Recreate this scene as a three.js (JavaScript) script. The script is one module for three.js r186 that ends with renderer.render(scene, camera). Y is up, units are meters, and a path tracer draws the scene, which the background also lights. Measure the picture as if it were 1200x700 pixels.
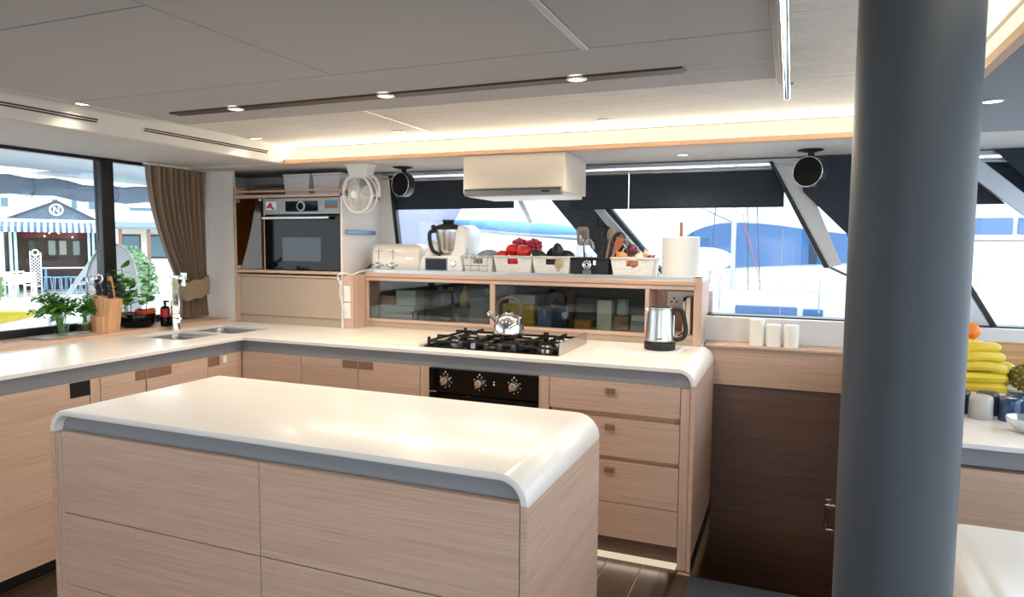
import * as THREE from 'three';
import { RoundedBoxGeometry } from 'three/addons/geometries/RoundedBoxGeometry.js';
import { mergeGeometries, toCreasedNormals } from 'three/addons/utils/BufferGeometryUtils.js';
import { RectAreaLightUniformsLib } from 'three/addons/lights/RectAreaLightUniformsLib.js';
import { FontLoader } from 'three/addons/loaders/FontLoader.js';
import { TextGeometry } from 'three/addons/geometries/TextGeometry.js';

// ---------------------------------------------------------------- camera, sky, exposure
const scene = new THREE.Scene();
const camera = new THREE.PerspectiveCamera(47.12, 1200 / 700, 0.05, 400);
camera.position.set(0, 1.458, 0);
camera.rotation.order = 'YXZ';
camera.rotation.set(-0.077257, 0.386199, 0.007658);
scene.background = new THREE.Color().setRGB(0.8, 0.91, 1.0);
scene.backgroundIntensity = 3.7;
const renderer = new THREE.WebGLRenderer({ antialias: true });
renderer.toneMapping = THREE.LinearToneMapping;
renderer.toneMappingExposure = 0.95;
renderer.shadowMap.enabled = true;
RectAreaLightUniformsLib.init();
const WARM = new THREE.Color().setRGB(1.0, 0.83, 0.64);
const COVE = new THREE.Color().setRGB(1.0, 0.88, 0.64);
const LAMP = { down: 1.8, cove: 33, toe: 6 };

// ---------------------------------------------------------------- helpers
let seed = 7;
const rnd = () => { seed = (seed * 1664525 + 1013904223) >>> 0; return seed / 4294967296; };
const rr = (a, b) => a + (b - a) * rnd();
const V = (x, y, z) => new THREE.Vector3(x, y, z);
const prep = (g) => {
  const h = g.index ? g.toNonIndexed() : g.clone();
  for (const k of Object.keys(h.attributes)) if (!['position', 'normal', 'uv'].includes(k)) h.deleteAttribute(k);
  if (!h.attributes.normal) h.computeVertexNormals();
  if (!h.attributes.uv) h.setAttribute('uv', new THREE.BufferAttribute(new Float32Array(h.attributes.position.count * 2), 2));
  h.morphAttributes = {};
  return h;
};
const merge = (a) => (a.length > 1 ? mergeGeometries(a.map(prep)) : prep(a[0]));
const at = (g, x = 0, y = 0, z = 0, rx = 0, ry = 0, rz = 0) => {
  g.applyMatrix4(new THREE.Matrix4().compose(V(x, y, z), new THREE.Quaternion().setFromEuler(new THREE.Euler(rx, ry, rz)), V(1, 1, 1)));
  return g;
};
// uv in metres from the dominant normal; upright: the grain (u) runs vertically
function uvBox(g0, upright = false, ou = 0, ov = 0) {
  const g = prep(g0), p = g.attributes.position, n = g.attributes.normal, uv = g.attributes.uv;
  for (let i = 0; i < p.count; i += 3) {
    const nx = Math.abs(n.getX(i) + n.getX(i + 1) + n.getX(i + 2)), ny = Math.abs(n.getY(i) + n.getY(i + 1) + n.getY(i + 2)), nz = Math.abs(n.getZ(i) + n.getZ(i + 1) + n.getZ(i + 2));
    for (let k = i; k < i + 3; k++) {
      const x = p.getX(k), y = p.getY(k), z = p.getZ(k);
      let a, b;
      if (ny >= nx && ny >= nz) { a = x; b = z; } else if (nx >= nz) { a = z; b = y; } else { a = x; b = y; }
      if (upright) uv.setXY(k, b + ou, a + ov); else uv.setXY(k, a + ou, b + ov);
    }
  }
  return g;
}
const bx = (x0, x1, y0, y1, z0, z1, r = 0.0015) => {
  const w = Math.abs(x1 - x0), h = Math.abs(y1 - y0), d = Math.abs(z1 - z0), q = Math.min(r, w * 0.45, h * 0.45, d * 0.45);
  const g = q > 0 ? new RoundedBoxGeometry(w, h, d, 1, q) : new THREE.BoxGeometry(w, h, d);
  return at(g, (x0 + x1) / 2, (y0 + y1) / 2, (z0 + z1) / 2);
};
const cyl = (r0, r1, h, x = 0, y = 0, z = 0, seg = 24) => at(new THREE.CylinderGeometry(r1, r0, h, seg), x, y + h / 2, z);
const lathe = (pts, seg = 36) => new THREE.LatheGeometry(pts.map(([a, b]) => new THREE.Vector2(a, b)), seg);
const tube = (pts, r, seg = 24, rs = 8, closed = false) => new THREE.TubeGeometry(new THREE.CatmullRomCurve3(pts.map((p) => V(...p)), closed), seg, r, rs, closed);
const bar = (a, b, r, rs = 8) => {
  const A = V(...a), B = V(...b), d = B.clone().sub(A), g = new THREE.CylinderGeometry(r, r, d.length(), rs);
  g.applyQuaternion(new THREE.Quaternion().setFromUnitVectors(V(0, 1, 0), d.clone().normalize()));
  g.translate((A.x + B.x) / 2, (A.y + B.y) / 2, (A.z + B.z) / 2);
  return g;
};
const ball = (r, x, y, z, sx = 1, sy = 1, sz = 1, seg = 18) => { const g = new THREE.SphereGeometry(r, seg, Math.ceil(seg * 0.7)); g.scale(sx, sy, sz); return g.translate(x, y, z); };
const shapeOf = (pts, holes = []) => {
  const s = new THREE.Shape(pts.map(([a, b]) => new THREE.Vector2(a, b)));
  for (const h of holes) s.holes.push(new THREE.Path(h.map(([a, b]) => new THREE.Vector2(a, b))));
  return s;
};
const ext = (shape, d, bev = 0, seg = 2, curve = 12) => new THREE.ExtrudeGeometry(shape, { depth: d - 2 * bev, bevelEnabled: bev > 0, bevelThickness: bev, bevelSize: bev, bevelOffset: -bev, bevelSegments: seg, curveSegments: curve }).translate(0, 0, bev);
const roundRect = (w, h, r, n = 6) => {
  const o = [];
  for (const [cx, cy, a] of [[w / 2 - r, h / 2 - r, 0], [-w / 2 + r, h / 2 - r, 1], [-w / 2 + r, -h / 2 + r, 2], [w / 2 - r, -h / 2 + r, 3]])
    for (let i = 0; i <= n; i++) { const t = (a + i / n) * Math.PI / 2; o.push([cx + r * Math.cos(t), cy + r * Math.sin(t)]); }
  return o;
};
// a quad-based prism between two polygons (bottom and top rings)
const usedNames = {};
const numbered = (n) => { const k = (usedNames[n] = (usedNames[n] ?? -1) + 1); return k ? n + '_' + String(k).padStart(3, '0') : n; };
function mesh(name, geos, mat, parent) {
  const m = new THREE.Mesh(merge(Array.isArray(geos) ? geos : [geos]), mat);
  m.name = parent === scene ? numbered(name) : name;
  m.castShadow = m.receiveShadow = true;
  parent.add(m);
  return m;
}
const shareMesh = (name, geo, mat, parent) => { const m = new THREE.Mesh(geo, mat); m.name = name; m.castShadow = m.receiveShadow = true; parent.add(m); return m; };
function thing(name, label, category, [x, y, z] = [0, 0, 0], turn = 0, group) {
  const o = new THREE.Group(); o.name = numbered(name); o.position.set(x, y, z); o.rotation.y = turn;
  o.userData = { label, category }; if (group) o.userData.group = group;
  scene.add(o); return o;
}
function solo(name, geos, mat, label, category, group) {
  const m = mesh(name, geos, mat, scene); m.userData = { label, category }; if (group) m.userData.group = group; return m;
}
function struct(name, geos, mat, label, category) {
  const m = mesh(name, geos, mat, scene); m.userData = { label, category, kind: 'structure' }; return m;
}
const structGroup = (name, label, category) => { const o = thing(name, label, category); o.userData.kind = 'structure'; return o; };
const lab = (o, label) => { o.userData.label = label; return o; };

// periodic value noise
const H = (x, y, s) => { let h = (x * 374761393 + y * 668265263 + s * 974634777) | 0; h = Math.imul(h ^ (h >>> 13), 1274126177); return ((h ^ (h >>> 16)) >>> 0) / 4294967296; };
const vn = (x, y, px, py, s) => {
  const x0 = Math.floor(x), y0 = Math.floor(y), fx = x - x0, fy = y - y0, m = (a, b) => ((a % b) + b) % b;
  const u = fx * fx * (3 - 2 * fx), v = fy * fy * (3 - 2 * fy);
  const a = H(m(x0, px), m(y0, py), s), b = H(m(x0 + 1, px), m(y0, py), s), c = H(m(x0, px), m(y0 + 1, py), s), d = H(m(x0 + 1, px), m(y0 + 1, py), s);
  return a + (b - a) * u + (c - a) * v + (a - b - c + d) * u * v;
};
function tex(w, h, fn, srgb, rep = [1, 1]) {
  const d = new Uint8Array(w * h * 4);
  for (let j = 0; j < h; j++) for (let i = 0; i < w; i++) {
    const c = fn(i / w, j / h), k = (j * w + i) * 4;
    d[k] = Math.max(0, Math.min(255, c[0])); d[k + 1] = Math.max(0, Math.min(255, c[1])); d[k + 2] = Math.max(0, Math.min(255, c[2])); d[k + 3] = 255;
  }
  const t = new THREE.DataTexture(d, w, h, THREE.RGBAFormat);
  t.wrapS = t.wrapT = THREE.RepeatWrapping; t.magFilter = THREE.LinearFilter; t.minFilter = THREE.LinearMipmapLinearFilter; t.generateMipmaps = true;
  if (srgb) t.colorSpace = THREE.SRGBColorSpace;
  t.repeat.set(rep[0], rep[1]); t.needsUpdate = true; return t;
}
// wood with the grain along u: fine pores, streaks and broad bands. One tile is 1.25 m x 0.625 m.
function woodTex(base, amp, warm, s) {
  return tex(1024, 1024, (u, v) => {
    const wob = (vn(u * 3, v * 4, 3, 4, s + 9) - 0.5) * 0.012;
    const y = v + wob;
    const f = vn(u * 10, y * 420, 10, 420, s) - 0.5, m = vn(u * 4, y * 120, 4, 120, s + 1) - 0.5, b = vn(u * 2, y * 16, 2, 16, s + 2) - 0.5;
    let k = f * 1.0 + m * 0.5 + b * 0.3;
    const pore = vn(u * 40, y * 420, 40, 420, s + 3); if (pore > 0.82) k -= (pore - 0.82) * 1.8;
    return [base[0] + k * amp, base[1] + k * amp * (1 + warm), base[2] + k * amp * (1 + warm * 1.6)];
  }, true, [0.8, 1.6]);
}
const std = (color, roughness = 0.5, metalness = 0, more = {}) => new THREE.MeshStandardMaterial({ color, roughness, metalness, ...more });
const phy = (o) => new THREE.MeshPhysicalMaterial(o);
const mono = (fn) => (u, v) => { const g = fn(u, v) * 255; return [g, g, g]; };
const oakT = woodTex([206, 175, 155], 20, 0.08, 11);
const oakT2 = woodTex([205, 172, 149], 20, 0.08, 31);
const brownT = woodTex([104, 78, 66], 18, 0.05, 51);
const floorT = woodTex([62, 48, 40], 18, 0.05, 71);
const woodBump = tex(512, 512, mono((u, v) => 0.5 + 0.5 * (vn(u * 14, v * 200, 14, 200, 5) - 0.5) + 0.3 * (vn(u * 40, v * 400, 40, 400, 6) - 0.5)), false, [0.8, 1.6]);
const weaveB = tex(256, 256, mono((u, v) => { const a = Math.sin(u * Math.PI * 32), b = Math.sin(v * Math.PI * 32); const k = (Math.floor(u * 32) + Math.floor(v * 32)) % 2; return 0.5 + 0.45 * (k ? Math.abs(a) : Math.abs(b)) - 0.25 + 0.15 * H(Math.floor(u * 32), Math.floor(v * 32), 3); }), false, [5, 5]);
const weaveC = (c, a) => tex(256, 256, (u, v) => { const k = (Math.floor(u * 24) + Math.floor(v * 32)) % 2, n = H(Math.floor(u * 24), Math.floor(v * 32), 8) - 0.5, e = Math.abs(Math.sin((k ? u * 24 : v * 32) * Math.PI)); const q = a * (n * 0.7 + (e - 0.6) * 0.6); return [c[0] + q, c[1] + q, c[2] + q]; }, true, [5, 5]);
const clothT = (c, a, s) => tex(256, 256, (u, v) => { const q = a * ((vn(u * 128, v * 24, 128, 24, s) - 0.5) + (vn(u * 24, v * 128, 24, 128, s + 1) - 0.5)); return [c[0] + q, c[1] + q, c[2] + q]; }, true, [2, 2]);
const linenT = tex(512, 512, (u, v) => { const q = 16 * (vn(u * 6, v * 160, 6, 160, 21) - 0.5) + 10 * (vn(u * 90, v * 200, 90, 200, 22) - 0.5) + 8 * (vn(u * 5, v * 7, 5, 7, 23) - 0.5); return [222 + q, 217 + q, 213 + q]; }, true, [1, 1]);
const brushB = tex(256, 256, mono((u, v) => vn(u * 4, v * 128, 4, 128, 41)), false, [2, 4]);
const M = {
  oak: std('#ffffff', 0.5, 0, { map: oakT, bumpMap: woodBump, bumpScale: 0.0004 }),
  oak2: std('#ffffff', 0.5, 0, { map: oakT2, bumpMap: woodBump, bumpScale: 0.0004 }),
  oakEdge: std('#d3ab8a', 0.5, 0, { bumpMap: woodBump, bumpScale: 0.0003 }),
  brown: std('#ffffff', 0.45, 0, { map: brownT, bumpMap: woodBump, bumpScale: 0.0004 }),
  plank: std('#ffffff', 0.32, 0, { map: floorT, bumpMap: woodBump, bumpScale: 0.0003 }),
  caulk: std('#b7a58c', 0.6),
  solid: phy({ color: '#efebe7', roughness: 0.34, clearcoat: 0.25, clearcoatRoughness: 0.16 }),
  apron: std('#8f9297', 0.45),
  ceil: std('#bab7b7', 0.85),
  linen: std('#ffffff', 0.9, 0, { map: linenT }),
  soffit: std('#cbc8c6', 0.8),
  wall: std('#eae7e3', 0.75),
  wallGray: std('#d6d5d6', 0.7),
  beige: std('#b5a390', 0.45),
  black: std('#101114', 0.4),
  blackGloss: phy({ color: '#07080a', roughness: 0.06, specularIntensity: 0.45 }),
  frame: std('#14171b', 0.35),
  blind: std('#ffffff', 0.9, 0, { map: clothT([48, 56, 66], 7, 61) }),
  curtain: std('#ffffff', 0.95, 0, { map: clothT([150, 129, 108], 12, 65) }),
  steel: std('#c9c7c4', 0.28, 1, { bumpMap: brushB, bumpScale: 0.0001 }),
  chrome: std('#e6e6e8', 0.06, 1),
  alu: std('#b9bcc2', 0.38, 0.9),
  iron: std('#17181a', 0.55, 0.2),
  white: std('#eeece8', 0.4),
  whitePlastic: phy({ color: '#f0eee9', roughness: 0.3, clearcoat: 0.3 }),
  cream: phy({ color: '#f2eadd', roughness: 0.22, clearcoat: 0.7, clearcoatRoughness: 0.1 }),
  pillar: std('#4b4f55', 0.5, 0.2),
  wicker: std('#ffffff', 0.8, 0, { map: weaveC([248, 244, 237], 36), bumpMap: weaveB, bumpScale: 0.002 }),
  wickerDark: std('#ffffff', 0.8, 0, { map: weaveC([44, 45, 50], 26), bumpMap: weaveB, bumpScale: 0.002 }),
  glass: phy({ color: '#ffffff', roughness: 0, transmission: 1, thickness: 0, ior: 1.3 }),
  smoke: phy({ color: '#d8dcdc', roughness: 0.02, transmission: 1, thickness: 0, ior: 1.45 }),
  amber: phy({ color: '#c9b48f', roughness: 0.02, transmission: 1, thickness: 0, ior: 1.45 }),
  jar: phy({ color: '#f4fbf8', roughness: 0.02, transmission: 1, thickness: 0, ior: 1.4 }),
  tin: std('#8d9094', 0.3, 0.8),
  rubber: std('#1d1f23', 0.6),
  leaf: phy({ color: '#44862a', roughness: 0.55, side: THREE.DoubleSide }),
  leaf2: phy({ color: '#6cab34', roughness: 0.5, side: THREE.DoubleSide }),
  stem: std('#6f9c45', 0.6),
  terracotta: std('#c8492a', 0.45),
  knifeWood: std('#ffffff', 0.5, 0, { map: woodTex([222, 172, 128], 30, 0.2, 91) }),
  tanWood: std('#ffffff', 0.55, 0, { map: woodTex([192, 148, 104], 44, 0.2, 95) }),
  glow: std('#000000', 1, 0, { emissive: '#fff3cf', emissiveIntensity: 1.25 }),
  lens: std('#000000', 1, 0, { emissive: '#ffe9c4', emissiveIntensity: 6 }),
  hull: phy({ color: '#f1f4f7', roughness: 0.25, clearcoat: 0.4 }),
  boatGlass: phy({ color: '#3a6699', roughness: 0.12, clearcoat: 0.3 }),
};

// ================================================================ THE ROOM
const CT = 0.92;                    // worktop height
// ---- floor: boards with pale caulked seams; an opening for the steps down to the hull
{
  const fl = structGroup('floor', 'dark wooden sole boards with pale seams between the island and the cabinets', 'floor');
  mesh('subfloor', [bx(-3.9, -0.37, -0.12, -0.006, -4.2, 2.8, 0), bx(-0.37, 0.3, -0.12, -0.006, -3.02, 2.8, 0), bx(0.3, 1.7, -0.12, -0.006, -4.2, 2.8, 0)], M.caulk, fl);
  const w = 0.16;
  for (let i = 0; i < 28; i++) {
    const x0 = -2.98 + i * w, x1 = x0 + w - 0.006, cut = -3.0 + rr(0.5, 2.2);
    const zEnd = x1 > -0.37 && x0 < 0.3 ? -3.02 : -3.2;
    if (x1 > -0.375 && x0 < -0.365) continue;
    for (const [a, b] of [[zEnd, cut], [cut + 0.006, 2.75]]) mesh('plank', uvBox(bx(x0, x1, -0.006, 0, a, b, 0.001), true, rnd(), rnd()).translate(0, 0, 0), M.plank, fl);
  }
  mesh('plank', uvBox(bx(-0.5, -0.345, -0.006, 0, -3.02, 2.75, 0.001), true, 0.3, 0.1), M.plank, fl);
}
{
  const st = structGroup('stairs', 'steps leading down beside the end of the kitchen cabinets', 'stairs');
  mesh('tread', uvBox(bx(-0.36, 0.27, -0.27, -0.24, -3.3, -3.03)), M.plank, st);
  mesh('tread', uvBox(bx(-0.36, 0.27, -0.51, -0.48, -3.6, -3.31)), M.plank, st);
  mesh('tread', uvBox(bx(-0.36, 0.27, -0.76, -0.72, -4.3, -3.61)), M.plank, st);
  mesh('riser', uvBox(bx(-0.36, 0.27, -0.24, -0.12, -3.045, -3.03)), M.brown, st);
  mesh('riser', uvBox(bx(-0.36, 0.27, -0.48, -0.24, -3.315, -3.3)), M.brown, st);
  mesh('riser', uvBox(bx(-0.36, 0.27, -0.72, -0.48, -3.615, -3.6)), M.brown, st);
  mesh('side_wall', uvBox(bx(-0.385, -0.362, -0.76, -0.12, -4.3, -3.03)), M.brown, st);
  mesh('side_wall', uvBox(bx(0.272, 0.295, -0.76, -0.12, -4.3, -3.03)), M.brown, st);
}
// ---- front wall: door panel behind the steps in brown with stairwell shade mixed in, oak band, ledge, pale panel, window above
{
  const d = structGroup('door_1', 'brown wooden door with stairwell shade in its colour at the foot of the steps below the oak band', 'door');
  mesh('door_leaf', uvBox(bx(-0.40, 0.28, -0.76, 0.72, -3.9, -3.86)), M.brown, d);  // part of this brown is stairwell shade put into the colour
  const h = mesh('handle', [bar([0.212, 0.0, -3.815], [0.212, 0.13, -3.815], 0.007, 12), bar([0.212, 0.0, -3.815], [0.25, 0.0, -3.815], 0.007, 12), bar([0.212, 0.13, -3.815], [0.25, 0.13, -3.815], 0.007, 12), bar([0.25, 0.0, -3.815], [0.25, 0.0, -3.86], 0.007, 12), bar([0.25, 0.13, -3.815], [0.25, 0.13, -3.86], 0.007, 12), ball(0.007, 0.212, 0, -3.815), ball(0.007, 0.212, 0.13, -3.815)], M.chrome, d);
  mesh('handle_plate', bx(0.21, 0.24, 0.1, 0.15, -3.86, -3.852), M.chrome, h);
}
{
  const w = structGroup('wall_front', 'oak band and pale upstand below the front window behind the candles', 'wall');
  mesh('oak_band', uvBox(bx(-0.40, 0.29, 0.712, 0.915, -3.9, -3.85)), M.oak2, w);
  mesh('ledge', uvBox(bx(-0.42, 0.3, 0.915, 0.93, -4.03, -3.835, 0.003)), M.oak, w);
  mesh('upstand', bx(-0.47, 1.6, 0.93, 1.068, -4.06, -3.985, 0.004), M.wallGray, w);
  mesh('lower_wall', [bx(-3.95, -0.42, -0.1, 1.2, -4.2, -4.17, 0), bx(0.3, 1.7, -0.1, 0.93, -4.2, -4.03, 0), bx(-0.47, 0.3, -0.1, 0.71, -4.2, -4.06, 0)], M.wallGray, w);
  mesh('upper_wall', [bx(-3.95, 1.7, 1.945, 2.2, -4.22, -4.14, 0)], M.soffit, w);
  mesh('corner_wall', [bx(-3.95, -2.62, 0.9, 1.96, -4.2, -4.1, 0)], M.wall, w);
}
// front window: glass with frame, raked posts
{
  const w = structGroup('window_1', 'wide front window with slanting posts looking onto moored white boats', 'window');
  mesh('head_rail', [bx(-2.62, 1.6, 1.925, 1.945, -4.13, -4.06, 0.003), bx(-2.62, 1.6, 1.9, 1.908, -4.12, -4.05, 0.002)], M.alu, w);
  mesh('sill', [bx(-2.62, 1.6, 1.064, 1.076, -4.16, -4.04, 0.002)], M.frame, w);
  for (const [a, b] of [[-2.62, -1.12], [-1.1, 0.05], [0.07, 1.58]]) mesh('pane', bx(a, b, 1.075, 1.93, -4.128, -4.122, 0), M.glass, w);
  const post = (pts, z0, z1, mat, n) => mesh(n, ext(shapeOf(pts), z1 - z0, 0.003, 1).translate(0, 0, z0), mat, w);
  post([[-1.62, 1.94], [-1.27, 1.94], [-0.70, 1.28], [-1.03, 1.28]], -4.3, -4.22, M.blind, 'fabric_post');
  post([[-1.285, 1.84], [-1.23, 1.84], [-0.72, 1.28], [-0.80, 1.28]], -4.22, -4.17, M.alu, 'window_post');
  post([[-0.135, 1.93], [-0.115, 1.93], [0.19, 1.35], [0.165, 1.35]], -4.12, -4.05, M.frame, 'post_seal');
  post([[-0.115, 1.93], [0.0, 1.93], [0.13, 1.66], [0.25, 1.37], [0.19, 1.35]], -4.118, -4.06, M.wallGray, 'window_post');
  post([[-1.70, 1.78], [-1.66, 1.78], [-1.575, 1.61], [-1.60, 1.60]], -4.3, -4.22, M.hull, 'stay_bracket');
  post([[-2.575, 1.93], [-2.55, 1.93], [-2.46, 1.2], [-2.49, 1.2]], -4.11, -4.07, M.frame, 'post_seal');
  post([[-2.72, 1.94], [-2.575, 1.94], [-2.49, 1.2], [-2.72, 1.2]], -4.11, -4.06, M.wall, 'window_post');
  post([[0.445, 1.93], [0.465, 1.93], [0.995, 1.02], [0.97, 1.02]], -4.115, -4.05, M.frame, 'post_seal');
  post([[0.34, 1.93], [0.44, 1.93], [0.965, 1.02], [0.87, 1.02]], -4.115, -4.06, M.alu, 'window_post');
  post([[0.3, 1.62], [0.52, 1.62], [0.85, 1.07], [0.5, 1.07]], -4.118, -4.1, M.blind, 'fabric_post');
  post([[0.72, 1.93], [0.82, 1.93], [1.35, 1.45], [1.3, 1.4], [0.8, 1.83], [0.72, 1.83]], -4.09, -4.05, M.alu, 'window_post');
  mesh('pull_cord', bar([-0.047, 1.08, -4.07], [-0.047, 1.91, -4.07], 0.0014, 5), M.white, w);
}
// roller blinds along the top of the front window
for (const [x0, x1, y0, l] of [[-2.53, -1.66, 1.705, 'dark grey roller blind beside the round white fan'], [-1.29, -0.92, 1.69, 'dark grey roller blind just right of the extractor hood'], [-0.915, -0.05, 1.69, 'wide dark grey roller blind above the paper towel roll'], [0.02, 0.27, 1.69, 'narrow dark grey roller blind behind the round black speaker over the candles'], [0.5, 1.56, 1.69, 'dark grey roller blind above the fruit shelf']]) {
  const b = thing('roller_blind', l, 'blind');
  mesh('fabric', uvBox(bx(x0, x1, y0, 1.895, -4.106, -4.103, 0.0005)), M.blind, b);
  mesh('roller', at(cyl(0.012, 0.012, x1 - x0, 0, -(x1 - x0) / 2, 0, 12), (x0 + x1) / 2, 1.898, -4.095, 0, 0, Math.PI / 2), M.alu, b);
  mesh('bottom_bar', bx(x0, x1, y0 - 0.008, y0 + 0.004, -4.109, -4.1, 0.002), M.frame, b);
}
{ // cone-shaped blind edge right of the slanting post
  const b = thing('roller_blind', 'dark grey slanted blind filling the corner next to the pillar', 'blind');
  mesh('fabric', uvBox(ext(shapeOf([[0.02, 1.94], [0.36, 1.94], [0.36, 1.49], [0.3, 1.5], [0.045, 1.76]]), 0.004).translate(0, 0, -4.046)), M.blind, b);
}
{
  const b = thing('roller_blind', 'dark grey slanted blind above the diagonal window frame by the fruit', 'blind');
  mesh('fabric', uvBox(ext(shapeOf([[0.9, 1.945], [1.58, 1.945], [1.58, 1.27], [1.4, 1.42]]), 0.004).translate(0, 0, -4.04)), M.blind, b);
}
// ---- left wall with the long sliding window over the sink run
{
  const w = structGroup('wall_left', 'pale wall round the long side window', 'wall');
  mesh('lower_wall', bx(-3.98, -3.86, -0.1, 0.945, -4.2, 2.8, 0), M.wall, w);
  mesh('upper_wall', bx(-3.98, -3.86, 1.97, 2.2, -4.2, 2.8, 0), M.soffit, w);
  mesh('end_wall', bx(-3.98, -3.86, 0.9, 2.0, -4.2, -3.62, 0), M.wall, w);
  mesh('end_wall', bx(-3.98, -3.86, 0.9, 2.0, 2.3, 2.8, 0), M.wall, w);
  mesh('jamb', bx(-3.86, -3.84, 0.94, 1.965, -3.645, -3.60, 0.002), M.wallGray, w);
  mesh('sill', uvBox(bx(-3.86, -3.585, 0.9, 0.94, -3.645, 2.3, 0.004)), M.oak2, w);
}
struct('trim_1', bx(-3.86, -3.545, 0.921, 1.965, -3.67, -3.646, 0.002), M.wall, 'pale upright wall panel between the curtain and the oven tower', 'panel');
{
  const w = structGroup('window_2', 'black framed sliding side window looking onto the quay restaurant', 'window');
  mesh('bottom_frame', bx(-3.90, -3.845, 0.94, 0.985, -3.6, 2.3, 0.004), M.frame, w);
  mesh('top_frame', bx(-3.90, -3.845, 1.945, 1.97, -3.6, 2.3, 0.004), M.frame, w);
  mesh('mullion', bx(-3.90, -3.835, 0.98, 1.95, -2.985, -2.9, 0.004), M.frame, w);
  mesh('mullion', bx(-3.90, -3.84, 0.98, 1.95, -0.6, -0.55, 0.004), M.frame, w);
  for (const [a, b] of [[-3.6, -2.985], [-2.9, -0.6], [-0.55, 2.3]]) mesh('pane', bx(-3.878, -3.872, 0.985, 1.945, a, b, 0), M.glass, w);
}
// ---- right and aft walls (behind the photographer): side window and open sliding doors
{
  const w = structGroup('wall_right', 'right side wall with its window', 'wall');
  mesh('lower_wall', bx(1.6, 1.7, -0.1, 0.55, -4.2, 2.8, 0), M.wall, w);
  mesh('upper_wall', bx(1.6, 1.7, 1.95, 2.2, -4.2, 2.8, 0), M.wall, w);
  const p = structGroup('window_3', 'right side window out of the frame', 'window');
  mesh('pane', bx(1.64, 1.646, 0.55, 1.95, -4.05, 2.8, 0), M.glass, p);
  const a = structGroup('wall_aft', 'aft bulkhead with wide open doorway to the cockpit', 'wall');
  mesh('side_panel', [bx(-3.98, -1.7, -0.1, 2.2, 2.8, 2.9, 0), bx(0.9, 1.7, -0.1, 2.2, 2.8, 2.9, 0), bx(-1.7, 0.9, 1.95, 2.2, 2.8, 2.9, 0)], M.wall, a);
}
// ---- ceiling: lit tray, dropped centre panels, soffits with the cove lip
{
  const c = structGroup('ceiling', 'pale fabric tray ceiling with cove lighting round the edge', 'ceiling');
  mesh('tray', uvBox(bx(-3.98, 1.7, 2.05, 2.2, -4.22, 2.9, 0)), M.linen, c);
  const p = (x0, x1, z0, z1) => mesh('ceiling_panel', uvBox(bx(x0, x1, 2.034, 2.052, z0, z1, 0.002)), M.ceil, c);
  p(-2.765, -0.07, -2.55, -2.345); p(-2.765, -0.07, -2.28, -1.985);
  p(-2.765, -2.57, -2.344, -2.281); p(-0.345, -0.07, -2.344, -2.281);
  p(-2.765, -1.48, -1.98, -1.255); p(-2.765, -1.48, -1.25, 1.5); p(-1.475, -0.592, -1.98, 1.5); p(-0.57, -0.07, -1.98, 1.5);
  mesh('slot_channel', bx(-2.57, -0.345, 2.027, 2.051, -2.344, -2.281, 0.002), std('#4d3b32', 0.5), c);
  mesh('panel_edge', bx(-0.07, -0.055, 2.03, 2.05, -2.62, 1.5, 0.002), M.brown, c);
  mesh('panel_trim', [bx(-2.772, -2.765, 2.036, 2.05, -2.55, 1.5, 0.001), bx(-2.77, -0.07, 2.036, 2.05, -2.556, -2.55, 0.001)], M.white, c);
  mesh('seam_strip', bx(-1.78, -1.775, 2.046, 2.0505, -3.4, -2.56, 0), M.white, c);
  mesh('finger_slot', bx(-0.592, -0.57, 2.03, 2.036, -1.985, -0.4, 0.002), M.alu, c);
  // soffits
  const s = structGroup('ceiling', 'lower soffit along the front and side windows with an oak-toned lip', 'ceiling');
  mesh('front_soffit', bx(-3.98, 1.7, 1.95, 2.05, -4.22, -3.47, 0), M.soffit, s);
  mesh('front_lip', uvBox(bx(-2.93, 0.47, 1.95, 1.978, -3.47, -3.44, 0.003)), M.oakEdge, s);
  mesh('side_soffit', ext(shapeOf([[-3.98, 1.965], [-3.2, 1.965], [-3.195, 1.955], [-2.96, 1.95], [-2.945, 1.955], [-2.865, 2.05], [-3.98, 2.05]]), 6.35).translate(0, 0, -3.468), M.soffit, s);
  mesh('right_soffit_shade_tone', bx(0.5, 1.7, 1.95, 2.05, -3.469, 2.8, 0), std('#8f959e', 0.8), s);  // same soffit as elsewhere, its shade put into a darker grey
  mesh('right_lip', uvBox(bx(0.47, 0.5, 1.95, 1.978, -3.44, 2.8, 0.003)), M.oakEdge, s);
}
// cove lamps: glowing strip on the soffit edge and the area light in front of it
{
  const c = thing('cove_light', 'long warm glowing cove strip above the oak lip in front of the hood', 'light');
  mesh('diffuser', bx(-2.93, 0.47, 1.982, 2.045, -3.472, -3.462, 0.002), M.glow, c);
  for (const x of [-2.36, -1.23, -0.1]) {
    const l = new THREE.RectAreaLight(COVE, LAMP.cove, 1.12, 0.06); l.position.set(x, 2.012, -3.455); l.lookAt(x, 2.012, 0); c.add(l);
  }
  const d = thing('cove_light', 'warm glowing cove strip running along the ceiling right of the pillar', 'light');
  mesh('diffuser', bx(0.492, 0.502, 1.982, 2.045, -3.44, 2.7, 0.002), M.glow, d);
  for (const z of [-2.4, -0.4, 1.7]) {
    const l = new THREE.RectAreaLight(COVE, LAMP.cove * 0.3, 2.0, 0.06); l.position.set(0.485, 2.012, z); l.lookAt(-3, 2.012, z); d.add(l);
  }
}
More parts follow.
